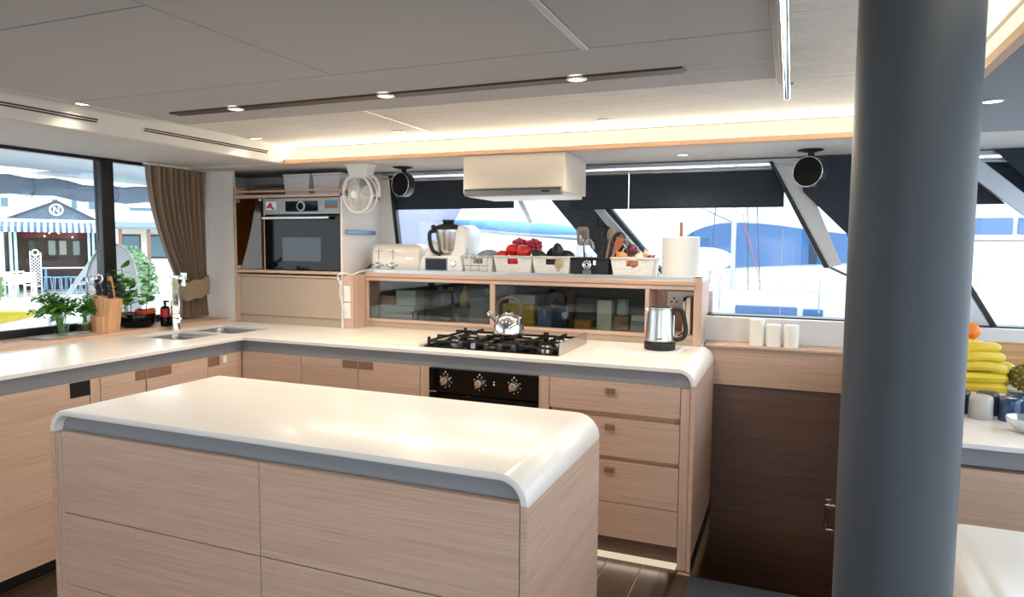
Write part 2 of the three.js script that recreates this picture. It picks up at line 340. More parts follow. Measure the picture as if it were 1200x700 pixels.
function downlight(x, y, z, label, k = 1, group, slope = 0) {
  const t = thing('downlight', label, 'light', [x, y, z], 0, group);
  mesh('ring', at(new THREE.TorusGeometry(0.03, 0.004, 8, 28), 0, -0.001, 0, Math.PI / 2), M.alu, t);
  mesh('lens', cyl(0.027, 0.027, 0.003, 0, -0.003, 0, 24), M.lens, t);
  const l = new THREE.SpotLight(WARM, LAMP.down * k, 0, 1.25, 0.8, 2); l.position.set(0, -0.012, 0); l.target.position.set(0, -1, 0); t.add(l, l.target);
  l.castShadow = true; l.shadow.radius = 1.3;
  return t;
}
downlight(-2.2, 2.026, -2.29, 'recessed ceiling downlight at the end of the brown slot nearest the side window', 1, 'downlights along the ceiling slot');
downlight(-1.46, 2.026, -2.29, 'middle one of three downlights along the brown ceiling slot', 1, 'downlights along the ceiling slot');
downlight(-0.70, 2.026, -2.29, 'ceiling slot downlight closest to the chrome grab rail', 1, 'downlights along the ceiling slot');
downlight(-1.93, 2.05, -3.15, 'downlight in the lit tray ceiling left of the hood', 1.5);
downlight(-0.84, 2.05, -3.2, 'downlight in the lit tray ceiling right of the hood', 1.5);
downlight(-2.83, 2.05, -2.07, 'side downlight above the first slotted air vent', 1.1);
downlight(-2.82, 2.05, -3.08, 'side downlight above the corner of the worktop', 1.1);
downlight(-0.557, 1.95, -3.77, 'small downlight in the soffit above the paper towel roll', 0.8);
downlight(0.6, 1.95, -2.75, 'small downlight in the shade-toned soffit above the mugs and fruit', 0.4);
for (const [x, z] of [[-2.3, -0.6], [-0.9, -0.6], [-2.3, 0.9], [-0.9, 0.9]]) downlight(x, 2.034, z, 'saloon downlight behind the photographer', 0.6, 'downlights over the saloon');
// linear air vents in the sloping side cove
for (const [z0, z1, l] of [[-2.2, -1.2, 'long black slotted air vent nearest the first side downlight'], [-3.28, -2.42, 'black slotted air vent above the curtain']]) {
  const v = thing('air_vent', l, 'vent', [-2.905, 2.0025, 0]);
  const a = Math.atan2(0.095, 0.08);
  mesh('frame', at(bx(-0.014, 0.014, -0.002, 0.0015, z0, z1, 0.0008), 0, 0, 0, 0, 0, a), M.soffit, v);
  for (const o of [-0.006, 0.006]) mesh('slot', at(bx(o - 0.0035, o + 0.0035, -0.003, 0.0, z0 + 0.01, z1 - 0.01, 0), 0, 0, 0, 0, 0, a), M.black, v);
}
{ // chrome grab rail under the ceiling
  const r = thing('grab_rail', 'curved chrome grab rail at the edge of the ceiling panel', 'rail');
  mesh('rail', tube([[-0.035, 2.015, 1.4], [-0.035, 2.01, -1.2], [-0.035, 2.005, -2.3], [-0.035, 2.0, -2.7]], 0.012, 40, 12), M.chrome, r);
  mesh('end_post', [cyl(0.012, 0.012, 0.05, -0.035, 2.0, -2.7, 16), cyl(0.02, 0.02, 0.006, -0.035, 2.044, -2.7, 20), ball(0.012, -0.035, 2.0, -2.7)], M.chrome, r);
}
{ // round pillar
  const p = thing('pillar', 'thick dark grey round pillar standing between island and fruit shelf', 'pillar', [0.182, 0, -1.325]);
  mesh('shaft', cyl(0.092, 0.092, 2.05, 0, 0, 0, 64), M.pillar, p);
  mesh('base_collar', cyl(0.1, 0.098, 0.02, 0, 0, 0, 64), M.alu, p);
}

// ================================================================ KITCHEN CABINETS
const front = (x0, x1, y0, y1, z, parent, name = 'door', mat = M.oak) => mesh(name, uvBox(bx(x0 + 0.0015, x1 - 0.0015, y0, y1, z - 0.018, z, 0.0012), false, rnd() * 3, rnd() * 3), mat, parent);
const sideFront = (z0, z1, y0, y1, x, parent, name = 'door', mat = M.oak) => mesh(name, uvBox(bx(x - 0.018, x, y0, y1, z0 + 0.0015, z1 - 0.0015, 0.0012), false, rnd() * 3, rnd() * 3), mat, parent);
// profile of a worktop slab with both ends (or one) rolled down
const rolled = (xl, xr, R, t, left, right, y1 = CT, drop = 0) => {
  const o = [], n = 12, A = [];
  if (left) { A.push([xl, y1 - R - drop]); for (let i = 0; i <= n; i++) { const a = Math.PI - (i / n) * Math.PI / 2; A.push([xl + R + R * Math.cos(a), y1 - R + R * Math.sin(a)]); } } else A.push([xl, y1]);
  if (right) { for (let i = 0; i <= n; i++) { const a = Math.PI / 2 - (i / n) * Math.PI / 2; A.push([xr - R + R * Math.cos(a), y1 - R + R * Math.sin(a)]); } A.push([xr, y1 - R - drop]); } else A.push([xr, y1]);
  const r = R - t;
  if (right) { o.push([xr - t, y1 - R - drop]); for (let i = 0; i <= n; i++) { const a = (i / n) * Math.PI / 2; o.push([xr - R + r * Math.cos(a), y1 - R + r * Math.sin(a)]); } } else o.push([xr, y1 - t]);
  if (left) { for (let i = 0; i <= n; i++) { const a = Math.PI / 2 + (i / n) * Math.PI / 2; o.push([xl + R + r * Math.cos(a), y1 - R + r * Math.sin(a)]); } o.push([xl + t, y1 - R - drop]); } else o.push([xl, y1 - t]);
  return [...A, ...o];
};
// ---- island
{
  const x0 = -2.212, x1 = -0.55, zf = -1.46, zb = -2.11;
  const t = thing('island_worktop', 'white solid-surface worktop with rolled-down ends on the kitchen island', 'worktop');
  mesh('slab', toCreasedNormals(ext(shapeOf(rolled(x0, x1, 0.075, 0.019, true, true)), zf - zb, 0.003, 2).translate(0, 0, zb), 0.6), M.solid, t);
  const i = thing('kitchen_island', 'oak kitchen island cabinet with wide drawer fronts below a grey channel', 'cabinet');
  mesh('side_panel', uvBox(bx(x0, x0 + 0.019, 0, CT - 0.0755, zb, zf), false, 0.3, 0.2), M.oak, i);
  mesh('side_panel', uvBox(bx(x1 - 0.019, x1, 0, CT - 0.0755, zb, zf), false, 0.6, 0.5), M.oak, i);
  mesh('stile', uvBox(bx(x0 + 0.0195, x0 + 0.05, 0, CT - 0.078, zb + 0.02, zf - 0.004), true), M.oak, i);
  mesh('carcass', bx(x0 + 0.02, x1 - 0.02, 0.09, 0.845, zb + 0.02, zf - 0.024, 0), M.oakEdge, i);
  lab(mesh('grip_channel', ext(shapeOf([[x0 + 0.02, 0.82], [x1 - 0.02, 0.82], [x1 - 0.02, 0.845], [x1 - 0.027, 0.87], [x1 - 0.05, 0.89], [x1 - 0.075, 0.9], [x0 + 0.075, 0.9], [x0 + 0.05, 0.89], [x0 + 0.027, 0.87], [x0 + 0.02, 0.845]]), 0.6).translate(0, 0, zf - 0.03 - 0.6), M.apron, i), 'grey recessed grip channel under the worktop');
  const xm = -1.352;
  for (const [a, b] of [[x0 + 0.052, xm], [xm, x1 - 0.02]]) {
    front(a, b, 0.582, 0.85, zf - 0.002, i, 'drawer_front'); front(a, b, 0.341, 0.579, zf - 0.002, i, 'drawer_front'); front(a, b, 0.1, 0.338, zf - 0.002, i, 'drawer_front');
  }
  mesh('plinth', bx(x0 + 0.02, x1 - 0.02, 0, 0.095, zb + 0.03, zf - 0.05), M.black, i);
}
// ---- the L-shaped worktop with its sink cut-outs
const SINK = [[-3.49, -3.12, -3.105, -2.80, 0.15], [-3.49, -3.06, -3.455, -3.135, 0.17]];
{
  const t = thing('worktop', 'long white L-shaped worktop running under the window and past the hob', 'worktop');
  const rectHole = ([x0, x1, z0, z1]) => { const c = [(x0 + x1) / 2, (z0 + z1) / 2]; return roundRect(x1 - x0, z1 - z0, 0.05).map(([a, b]) => [c[0] + a, -(c[1] + b)]).reverse(); };
  const plan = shapeOf([[-3.585, -2.2], [-2.92, -2.2], [-2.92, 3.03], [-2.915, 3.045], [-2.9, 3.05], [-0.445, 3.05], [-0.445, 3.83], [-0.445, 4.0], [-3.585, 4.0]], SINK.map(rectHole));
  const g = ext(plan, 0.02, 0.002, 1); g.rotateX(-Math.PI / 2); g.translate(0, CT - 0.02, 0);
  const e = ext(shapeOf(rolled(-0.446, -0.37, 0.075, 0.019, false, true)), 0.78, 0.002, 1).translate(0, 0, -3.83);
  mesh('slab', [toCreasedNormals(prep(g), 0.6), toCreasedNormals(prep(e), 0.6)], M.solid, t);
  lab(mesh('grip_channel', [bx(-2.97, -0.41, 0.82, 0.9, -3.115, -3.085, 0), bx(-3.0, -2.965, 0.82, 0.9, -3.1, 2.2, 0), ext(shapeOf([[-0.46, 0.83], [-0.391, 0.83], [-0.391, 0.85], [-0.4, 0.875], [-0.425, 0.895], [-0.46, 0.9]]), 0.04).translate(0, 0, -3.115)], M.apron, t), 'grey recessed grip channel');
}
{ // double sink
  const s = thing('sink', 'double stainless steel undermount sink near the curtain', 'sink');
  for (const [x0, x1, z0, z1, d] of SINK) {
    const w = x1 - x0, h = z1 - z0, o = roundRect(w, h, 0.05), pos = [], idx = [], n = o.length;
    const ring = (k, y, m) => o.forEach(([a, b]) => pos.push((x0 + x1) / 2 + a * k, y, (z0 + z1) / 2 + b * m));
    ring(1.03, CT - 0.021, 1.03); ring(0.99, CT - 0.022, 0.99); ring(0.97, CT - 0.05, 0.97); ring(0.95, CT - d + 0.02, 0.95); ring(0.88, CT - d, 0.88); ring(0.1, CT - d - 0.004, 0.1);
    for (let k = 0; k < 5; k++) for (let i = 0; i < n; i++) { const a = k * n + i, b = k * n + (i + 1) % n; idx.push(a, b, a + n, b, b + n, a + n); }
    const g = new THREE.BufferGeometry(); g.setAttribute('position', new THREE.Float32BufferAttribute(pos, 3)); g.setIndex(idx); g.computeVertexNormals();
    const mt = M.sinkSteel ??= std('#aeb2b6', 0.32, 1, { side: THREE.DoubleSide });
    const b = mesh('bowl', g, mt, s);
    mesh('drain', [cyl(0.04, 0.04, 0.004, (x0 + x1) / 2, CT - d - 0.003, (z0 + z1) / 2)], M.chrome, b);
  }
}
// ---- left run cabinets (under the window)
{
  const xf = -2.938, cab = (z0, z1, label, depth = 0) => {
    const c = thing('base_cabinet', label, 'cabinet');
    mesh('body', bx(-3.58, xf - 0.02, 0.07, depth > 0 ? depth : 0.819, z0 + 0.001, z1 - 0.001, 0), M.oakEdge, c);
    mesh('plinth', bx(-3.5, xf - 0.05, 0, 0.069, z0 + 0.001, z1 - 0.001, 0), M.black, c);
    return c;
  };
  let c = cab(-3.05, -2.81, 'narrow oak corner cabinet with white child lock under the sink', 0.72);
  sideFront(-3.062, -2.81, 0.075, 0.833, xf, c);
  lab(mesh('handle_recess', bx(xf - 0.001, xf + 0.0015, 0.78, 0.833, -2.895, -2.815, 0), M.brownFlat ??= std('#8a6a58', 0.45), c), 'brown finger grip');
  lab(mesh('child_lock', bx(xf, xf + 0.007, 0.785, 0.825, -2.945, -2.915, 0.004), M.white, c), 'white child lock');
  c = cab(-2.809, -2.18, 'oak double-door cabinet with brown finger grips under the sink', 0.72);
  for (const [a, b] of [[-2.81, -2.425], [-2.422, -2.18]]) sideFront(a, b, 0.075, 0.833, xf, c);
  for (const [a, b] of [[-2.572, -2.43], [-2.42, -2.362]]) mesh('handle_recess', bx(xf - 0.001, xf + 0.0015, 0.785, 0.833, a, b, 0), M.brownFlat, c);
  mesh('filler_strip', uvBox(bx(xf - 0.018, xf, 0.075, 0.833, -2.178, -2.13), true), M.oak, c);
  c = cab(-2.128, -1.5, 'tall-fronted oak cabinet with a black grip recess beside the island');
  sideFront(-2.128, -1.5, 0.072, 0.833, xf, c);
  lab(mesh('handle_recess', bx(xf - 0.001, xf + 0.0015, 0.765, 0.833, -2.13, -2.035, 0), M.black, c), 'black grip recess');
  c = cab(-1.498, -0.2, 'oak cabinet at the near end of the window run'); sideFront(-1.498, -0.85, 0.072, 0.833, xf, c); sideFront(-0.85, -0.2, 0.072, 0.833, xf, c);
  c = cab(-0.198, 2.2, 'oak cabinets continuing aft under the side window'); for (let k = 0; k < 4; k++) sideFront(-0.198 + k * 0.6, 0.402 + k * 0.6, 0.072, 0.833, xf, c);
}
// ---- back run cabinets
{
  const zf = -3.062;
  const cab = (x0, x1, label) => {
    const c = thing('base_cabinet', label, 'cabinet');
    mesh('body', bx(x0 + 0.001, x1 - 0.001, 0.1, 0.819, -3.75, zf - 0.02, 0), M.oakEdge, c);
    return c;
  };
  const toe = (c, x0, x1) => mesh('plinth', uvBox(bx(x0, x1, 0.012, 0.097, -3.14, -3.1), false, rnd(), rnd()), M.brown, c);
  let c = cab(-2.93, -2.514, 'oak corner cabinet with plain door where the two worktops meet');
  front(-2.937, -2.514, 0.1, 0.833, zf, c); toe(c, -2.93, -2.514);
  c = cab(-2.513, -2.136, 'oak cabinet with brown grip at its right edge left of the oven panel'); front(-2.513, -2.136, 0.1, 0.833, zf, c); toe(c, -2.513, -2.136);
  mesh('handle_recess', bx(-2.235, -2.14, 0.79, 0.833, zf, zf + 0.0015, 0), M.brownFlat, c);
  c = cab(-2.135, -1.755, 'oak cabinet with brown grip at its left edge left of the oven panel'); front(-2.135, -1.755, 0.1, 0.833, zf, c); toe(c, -2.135, -1.755);
  mesh('handle_recess', bx(-2.131, -2.04, 0.79, 0.833, zf, zf + 0.0015, 0), M.brownFlat, c);
  c = thing('oven_cabinet', 'oak housing with narrow strips either side of the black oven panel', 'cabinet');
  mesh('filler_strip', uvBox(bx(-1.753, -1.701, 0.1, 0.833, zf - 0.018, zf), true), M.oak, c);
  mesh('filler_strip', uvBox(bx(-1.103, -1.051, 0.1, 0.833, zf - 0.018, zf), true), M.oak, c);
  mesh('bottom_panel', uvBox(bx(-1.7, -1.104, 0.1, 0.24, zf - 0.018, zf)), M.oak, c); toe(c, -1.753, -1.051);
  c = thing('drawer_cabinet', 'oak cabinet of four drawers with square brown knobs beside the steps', 'cabinet');
  mesh('body', bx(-1.048, -0.395, 0.1, 0.819, -3.75, zf - 0.03, 0), M.oakEdge, c);
  for (const [y0, y1, k] of [[0.69, 0.832, 1], [0.485, 0.664, 1], [0.268, 0.463, 1], [0.1, 0.264, 0]]) {
    const d = front(-1.049, -0.432, y0, y1, zf, c, 'drawer_front');
    if (k) lab(mesh('knob', bx(-0.77, -0.727, y1 - 0.053, y1 - 0.027, zf, zf + 0.016, 0.003), M.brownFlat, d), 'square brown knob');
  }
  mesh('end_stile', uvBox(bx(-0.4305, -0.391, 0.0, 0.829, zf - 0.02, zf + 0.004), true), M.oak, c);
  mesh('end_panel', uvBox(bx(-0.389, -0.37, 0.0, CT - 0.0755, -3.83, -3.05), false, 0.2, 0.7), M.oak, c);
  lab(mesh('skirting', bx(-0.37, -0.365, 0, 0.06, -3.84, -3.06), M.black, c), 'black skirting strip'); toe(c, -1.049, -0.432);
  // light strip in the toe space
  const l = thing('plinth_light', 'warm light strip glowing along the floor under the drawer cabinet', 'light');
  mesh('diffuser', bx(-2.9, -0.435, 0.001, 0.012, -3.099, -3.05, 0.002), M.toe ??= std('#000000', 1, 0, { emissive: '#ffecc8', emissiveIntensity: 0.8 }), l);
  const a = new THREE.RectAreaLight(WARM, LAMP.toe, 2.4, 0.02); a.position.set(-1.67, 0.03, -3.045); a.lookAt(-1.67, 0.0, -2.6); l.add(a);
}
// ---- built-in oven below the hob: black panel with three knobs
{
  const zf = -3.056, o = thing('built_in_oven', 'black glass built-in oven with three silver knobs under the hob', 'oven');
  mesh('body', bx(-1.69, -1.113, 0.25, 0.83, -3.6, zf - 0.03, 0), M.iron, o);
  mesh('control_panel', bx(-1.699, -1.105, 0.707, 0.832, zf - 0.03, zf, 0.003), M.blackGloss, o);
  const d = mesh('oven_door', bx(-1.699, -1.105, 0.245, 0.702, zf - 0.03, zf, 0.003), M.blackGloss, o);
  mesh('door_handle', [bar([-1.66, 0.66, zf + 0.035], [-1.145, 0.66, zf + 0.035], 0.009, 12), bar([-1.64, 0.66, zf], [-1.64, 0.66, zf + 0.035], 0.006), bar([-1.165, 0.66, zf], [-1.165, 0.66, zf + 0.035], 0.006)], M.steel, d);
  for (const x of [-1.603, -1.413, -1.228]) {
    const k = mesh('knob', at(lathe([[0, 0.026], [0.017, 0.026], [0.02, 0.023], [0.021, 0.004], [0.024, 0]], 28), x, 0.772, zf, Math.PI / 2), M.steel, o);
    mesh('pointer', bx(x - 0.0015, x + 0.0015, 0.776, 0.79, zf + 0.0255, zf + 0.027, 0), M.black, k);
    for (let i = 0; i < 9; i++) { if (i === 4) continue; const a = (i / 9) * Math.PI * 2 + 0.5; mesh('marking', at(new THREE.CircleGeometry(0.003, 8), x + 0.034 * Math.cos(a), 0.772 + 0.034 * Math.sin(a), zf + 0.0006), M.white, o); }
    mesh('marking', at(new THREE.PlaneGeometry(0.006, 0.009), x, 0.816, zf + 0.0006), M.white, o);
  }
  mesh('marking', [at(new THREE.CircleGeometry(0.004, 10), -1.335, 0.785, zf + 0.0006), at(new THREE.CircleGeometry(0.005, 10), -1.335, 0.772, zf + 0.0006)], M.white, o);
  mesh('marking', at(new THREE.PlaneGeometry(0.04, 0.003), -1.675, 0.712, zf + 0.0006), M.white, o);
}
// ---- gas hob
{
  const h = thing('gas_hob', 'black five-burner gas hob with cast iron pan supports', 'hob', [-1.41, CT, -3.4]);
  mesh('base_plate', bx(-0.372, 0.372, 0, 0.008, -0.255, 0.25, 0.003), M.blackGloss, h);
  const burner = (x, z, r) => {
    const b = mesh('burner', lathe([[0, 0.03], [r * 0.75, 0.03], [r * 0.8, 0.026], [r * 0.8, 0.022], [r, 0.02], [r * 1.05, 0.008], [r * 1.3, 0.008]], 28).translate(x, 0, z), M.tin, h);
    mesh('burner_cap', lathe([[0, 0.036], [r * 0.6, 0.036], [r * 0.68, 0.031], [0, 0.031]], 24).translate(x, 0, z), M.iron, b);
  };
  burner(-0.26, -0.13, 0.032); burner(-0.26, 0.1, 0.026); burner(0.01, 0.0, 0.048); burner(0.26, -0.13, 0.032); burner(0.26, 0.1, 0.034);
  const grate = (cx, w, spots) => {
    const g = [], y = 0.028, s = 0.006;
    for (const z of [-0.235, 0.205]) g.push(bx(cx - w / 2, cx + w / 2, y - s, y + s, z - s, z + s, 0.002));
    for (const x of [cx - w / 2, cx + w / 2]) g.push(bx(x - s, x + s, y - s, y + s, -0.235, 0.205, 0.002));
    for (const [x, z] of [[cx - w / 2, -0.235], [cx + w / 2, -0.235], [cx - w / 2, 0.205], [cx + w / 2, 0.205]]) g.push(bx(x - 0.007, x + 0.007, 0.008, 0.05, z - 0.007, z + 0.007, 0.002));
    for (const z of spots) for (const [dx, dz] of [[1, 0], [-1, 0], [0, 1], [0, -1]]) {
      const L = dx ? w / 2 : 0.1, a = 0.022;
      g.push(bx(cx + dx * a - (dz ? s : 0), cx + dx * L + (dz ? s : 0), 0.04, 0.05, z + dz * a - (dx ? s : 0), z + dz * L + (dx ? s : 0), 0.002));
      g.push(bx(cx + dx * L - s, cx + dx * L + s, 0.022, 0.05, z + dz * L - s, z + dz * L + s, 0.002));
    }
    mesh('pan_support', g, M.iron, h);
  };
  grate(-0.25, 0.23, [-0.13, 0.1]); grate(0.01, 0.25, [0.0]); grate(0.26, 0.22, [-0.13, 0.1]);
  for (let k = 0; k < 5; k++) { const kn = mesh('knob', lathe([[0, 0.032], [0.012, 0.032], [0.014, 0.028], [0.016, 0.008]], 20).translate(-0.17 + k * 0.075, 0, 0.226), k === 1 ? M.tin : M.rubber, h); mesh('pointer', bx(-0.171 + k * 0.075, -0.169 + k * 0.075, 0.032, 0.0335, 0.216, 0.226, 0), M.white, kn); }
}
solo('splash_guard', bx(-1.036, -1.03, CT, CT + 0.063, -3.64, -3.16, 0.0015), M.steel, 'upright brushed steel splash guard along the right side of the hob', 'guard');
solo('cutting_board', ext(shapeOf(roundRect(0.44, 0.5, 0.02)), 0.012, 0.002).rotateX(-Math.PI / 2).translate(-2.08, CT, -3.39), std('#ede4d2', 0.35), 'flat cream cutting board lying left of the hob', 'board');
{
  const f = thing('hob_lid_strip', 'thin pale metal strip along the left edge of the hob', 'trim', [-1.8, CT, -3.4]);
  mesh('strip', bx(-0.016, 0.016, 0, 0.007, -0.25, 0.25, 0.003), M.alu, f);
}

// ================================================================ OVEN TOWER AND SHELF UNIT
{
  const zf = -3.64, x0 = -3.535, x1 = -2.645, y0 = CT, t = thing('oven_tower', 'tall oak-framed unit with the compact oven and a smoked glass side door', 'cabinet');
  const oak = (a) => uvBox(bx(...a, 0.002));
  mesh('side_panel', oak([x0, x0 + 0.018, y0, 1.80, -4.09, zf]), M.oak, t);
  mesh('side_panel', bx(x1 - 0.018, x1, y0, 1.80, -4.09, zf, 0.002), M.wallLite ??= std('#e6dfdb', 0.6), t);
  mesh('top_panel', oak([x0, x1, 1.762, 1.782, -4.09, zf]), M.oak, t);
  mesh('middle_shelf', oak([x0 + 0.018, x1 - 0.018, 1.262, 1.282, -4.09, zf]), M.oak, t);
  mesh('divider', uvBox(bx(-3.282, -3.27, 1.282, 1.762, -4.09, zf - 0.004), true), M.oak, t);
  mesh('back_panel', bx(x0 + 0.018, x1 - 0.018, y0, 1.762, -4.09, -4.07, 0), M.oakEdge, t);
  mesh('top_rail', [bx(x0, x1, 1.80, 1.812, zf - 0.012, zf, 0.002), bx(x0, x0 + 0.012, 1.78, 1.84, -4.09, zf, 0.002), bx(x1 - 0.012, x1, 1.78, 1.835, -4.0, zf, 0.002)], M.oak2, t);
  mesh('frame_edge', [bx(x0 + 0.018, x1 - 0.018, 1.236, 1.25, zf - 0.02, zf, 0.002), bx(x0 + 0.018, x0 + 0.035, 0.93, 1.236, zf - 0.02, zf, 0.002)], M.oak2, t);
  const fl = mesh('flap_door', bx(x0 + 0.038, x1 - 0.02, 0.975, 1.234, zf - 0.024, zf - 0.006, 0.002), M.beige, t);
  mesh('flap_groove', bx(-2.82, -2.818, 0.98, 1.23, zf - 0.007, zf - 0.0055, 0), M.oakEdge, fl);
  mesh('bottom_panel', bx(x0 + 0.02, x1 - 0.02, y0, 0.973, zf - 0.03, zf - 0.014, 0.002), M.beige, t);
  const gd = lab(mesh('glass_door', bx(x0 + 0.02, -3.284, 1.286, 1.758, zf - 0.008, zf - 0.002, 0.001), M.amber, t), 'smoked brown glass door');
  for (const y of [1.298, 1.745]) mesh('clip', bx(x0 + 0.024, x0 + 0.052, y - 0.011, y + 0.011, zf - 0.003, zf + 0.003, 0.002), M.alu, gd);
  mesh('latch', bx(-3.315, -3.29, 1.742, 1.756, zf - 0.003, zf + 0.003, 0.002), M.alu, gd);
  // outlet column between tower and shelf unit
  const c = mesh('outlet_column', uvBox(bx(x1 + 0.001, -2.58, y0, 1.262, -3.78, zf, 0.002), true), M.oak, t);
  for (const y of [0.985, 1.093]) {
    const s = lab(mesh('socket_plate', bx(-2.637, -2.588, y, y + 0.1, zf, zf + 0.006, 0.002), M.whitePlastic, c), 'white socket plate');
    s.name = 'socket_plate';
  }
  mesh('edge_post', uvBox(bx(-2.58, -2.57, y0, 1.262, -3.78, zf, 0.002), true), M.oak2, t);
}
{ // compact oven
  const zf = -3.636, o = thing('compact_oven', 'stainless and black glass compact oven built into the oak tower', 'oven');
  mesh('body', bx(-3.26, -2.67, 1.29, 1.755, -4.05, zf - 0.02, 0), M.iron, o);
  const p = mesh('control_panel', bx(-3.267, -2.664, 1.65, 1.757, zf - 0.02, zf, 0.003), M.steelDark ??= std('#8f8c8a', 0.35, 0.85), o);
  mesh('display', bx(-3.09, -2.83, 1.668, 1.735, zf, zf + 0.0015, 0), M.blackGloss, p);
  mesh('dial', [at(new THREE.TorusGeometry(0.03, 0.004, 10, 36), -2.96, 1.702, zf + 0.006), at(cyl(0.027, 0.027, 0.012, 0, 0, 0, 32), -2.96, 1.702, zf, Math.PI / 2)], M.alu, p);
  mesh('dial_face', at(new THREE.CircleGeometry(0.024, 28), -2.96, 1.702, zf + 0.0125), M.blackGloss, p);
  const st = lab(mesh('sticker', bx(-3.252, -3.165, 1.68, 1.735, zf, zf + 0.001, 0), M.white, p), 'white sticker with red print');
  mesh('sticker_print', [at(new THREE.CircleGeometry(0.017, 16), -3.215, 1.71, zf + 0.0016), at(new THREE.PlaneGeometry(0.05, 0.014), -3.205, 1.697, zf + 0.0017, 0, 0, -0.5)], std('#c22f35', 0.5), st);
  mesh('sticker_print', at(new THREE.CircleGeometry(0.009, 14), -3.235, 1.7, zf + 0.0018), std('#33507c', 0.5), st);
  const s2 = lab(mesh('sticker', bx(-2.778, -2.678, 1.687, 1.735, zf, zf + 0.001, 0), std('#4c7f9f', 0.5), p), 'blue and brown sticker');
  mesh('sticker_print', at(new THREE.PlaneGeometry(0.094, 0.018), -2.728, 1.699, zf + 0.0016), std('#8a5a44', 0.6), s2);
  const d = mesh('oven_door', bx(-3.267, -2.664, 1.287, 1.647, zf - 0.02, zf, 0.003), M.blackGloss, o);
  mesh('door_window', bx(-3.12, -2.81, 1.345, 1.5, zf, zf + 0.001, 0), phy({ color: '#0d151d', roughness: 0.04 }), d);
  mesh('door_handle', [bx(-3.255, -2.72, 1.617, 1.635, zf + 0.028, zf + 0.042, 0.005), bx(-3.235, -3.22, 1.619, 1.633, zf, zf + 0.03), bx(-2.755, -2.74, 1.619, 1.633, zf, zf + 0.03)], M.steel, d);
}
solo('wooden_board', at(uvBox(bx(-0.011, 0.011, 0, 0.4, -0.13, 0.13, 0.004), true), -3.36, 1.2835, -3.85, 0, 0, -0.16), M.tanWood, 'tan chopping board leaning behind the smoked glass door of the oven tower', 'board');
// things on top of the tower
{
  const b = thing('storage_box', 'light grey lidded storage box left of its twin on the oven tower', 'box', [-3.06, 1.782, -3.82], 0, 'boxes on the oven tower');
  mesh('body', ext(shapeOf([[-0.095, 0], [0.095, 0], [0.108, 0.125], [-0.108, 0.125]]), 0.22, 0.004).translate(0, 0, -0.11), M.wallGray, b);
  mesh('lid', bx(-0.112, 0.112, 0.125, 0.138, -0.115, 0.115, 0.004), M.wallGray, b);
  const c = b.clone(); c.name = numbered('storage_box'); c.position.x = -2.82; c.userData = { label: 'light grey lidded storage box right beside the white fan on the oven tower', category: 'box', group: 'boxes on the oven tower' }; scene.add(c);
  const p = solo('serving_tray', lathe([[0, 0.004], [0.14, 0.004], [0.17, 0.018], [0.178, 0.018], [0.145, 0], [0, 0]], 40).translate(-3.3, 1.84, -3.84), std('#6d6a66', 0.4), 'dark shallow serving plate lying on a stack of boards on the oven tower', 'plate');
  p.scale.set(1, 1, 1);
  for (let k = 0; k < 3; k++) solo('wooden_board', at(uvBox(bx(-0.16, 0.16, 0, 0.018, -0.1, 0.1, 0.004)), -3.32 + 0.02 * k, 1.783 + k * 0.0188, -3.82, 0, 0.1 * k - 0.08), [M.brown, M.tanWood, M.brown][k], ['lowest dark wooden board of the stack on the oven tower', 'tan middle board of the stack on the oven tower', 'top dark board under the serving plate on the oven tower'][k], 'board', 'boards on the oven tower');
}
solo('towel_bar', [bx(-2.636, -2.62, 1.522, 1.548, -3.98, -3.66, 0.003), bx(-2.645, -2.63, 1.53, 1.54, -3.96, -3.94, 0), bx(-2.645, -2.63, 1.53, 1.54, -3.7, -3.68, 0)], std('#6f8296', 0.3, 0.8), 'blue-grey metal bar on the side of the oven tower above the toaster', 'bar');

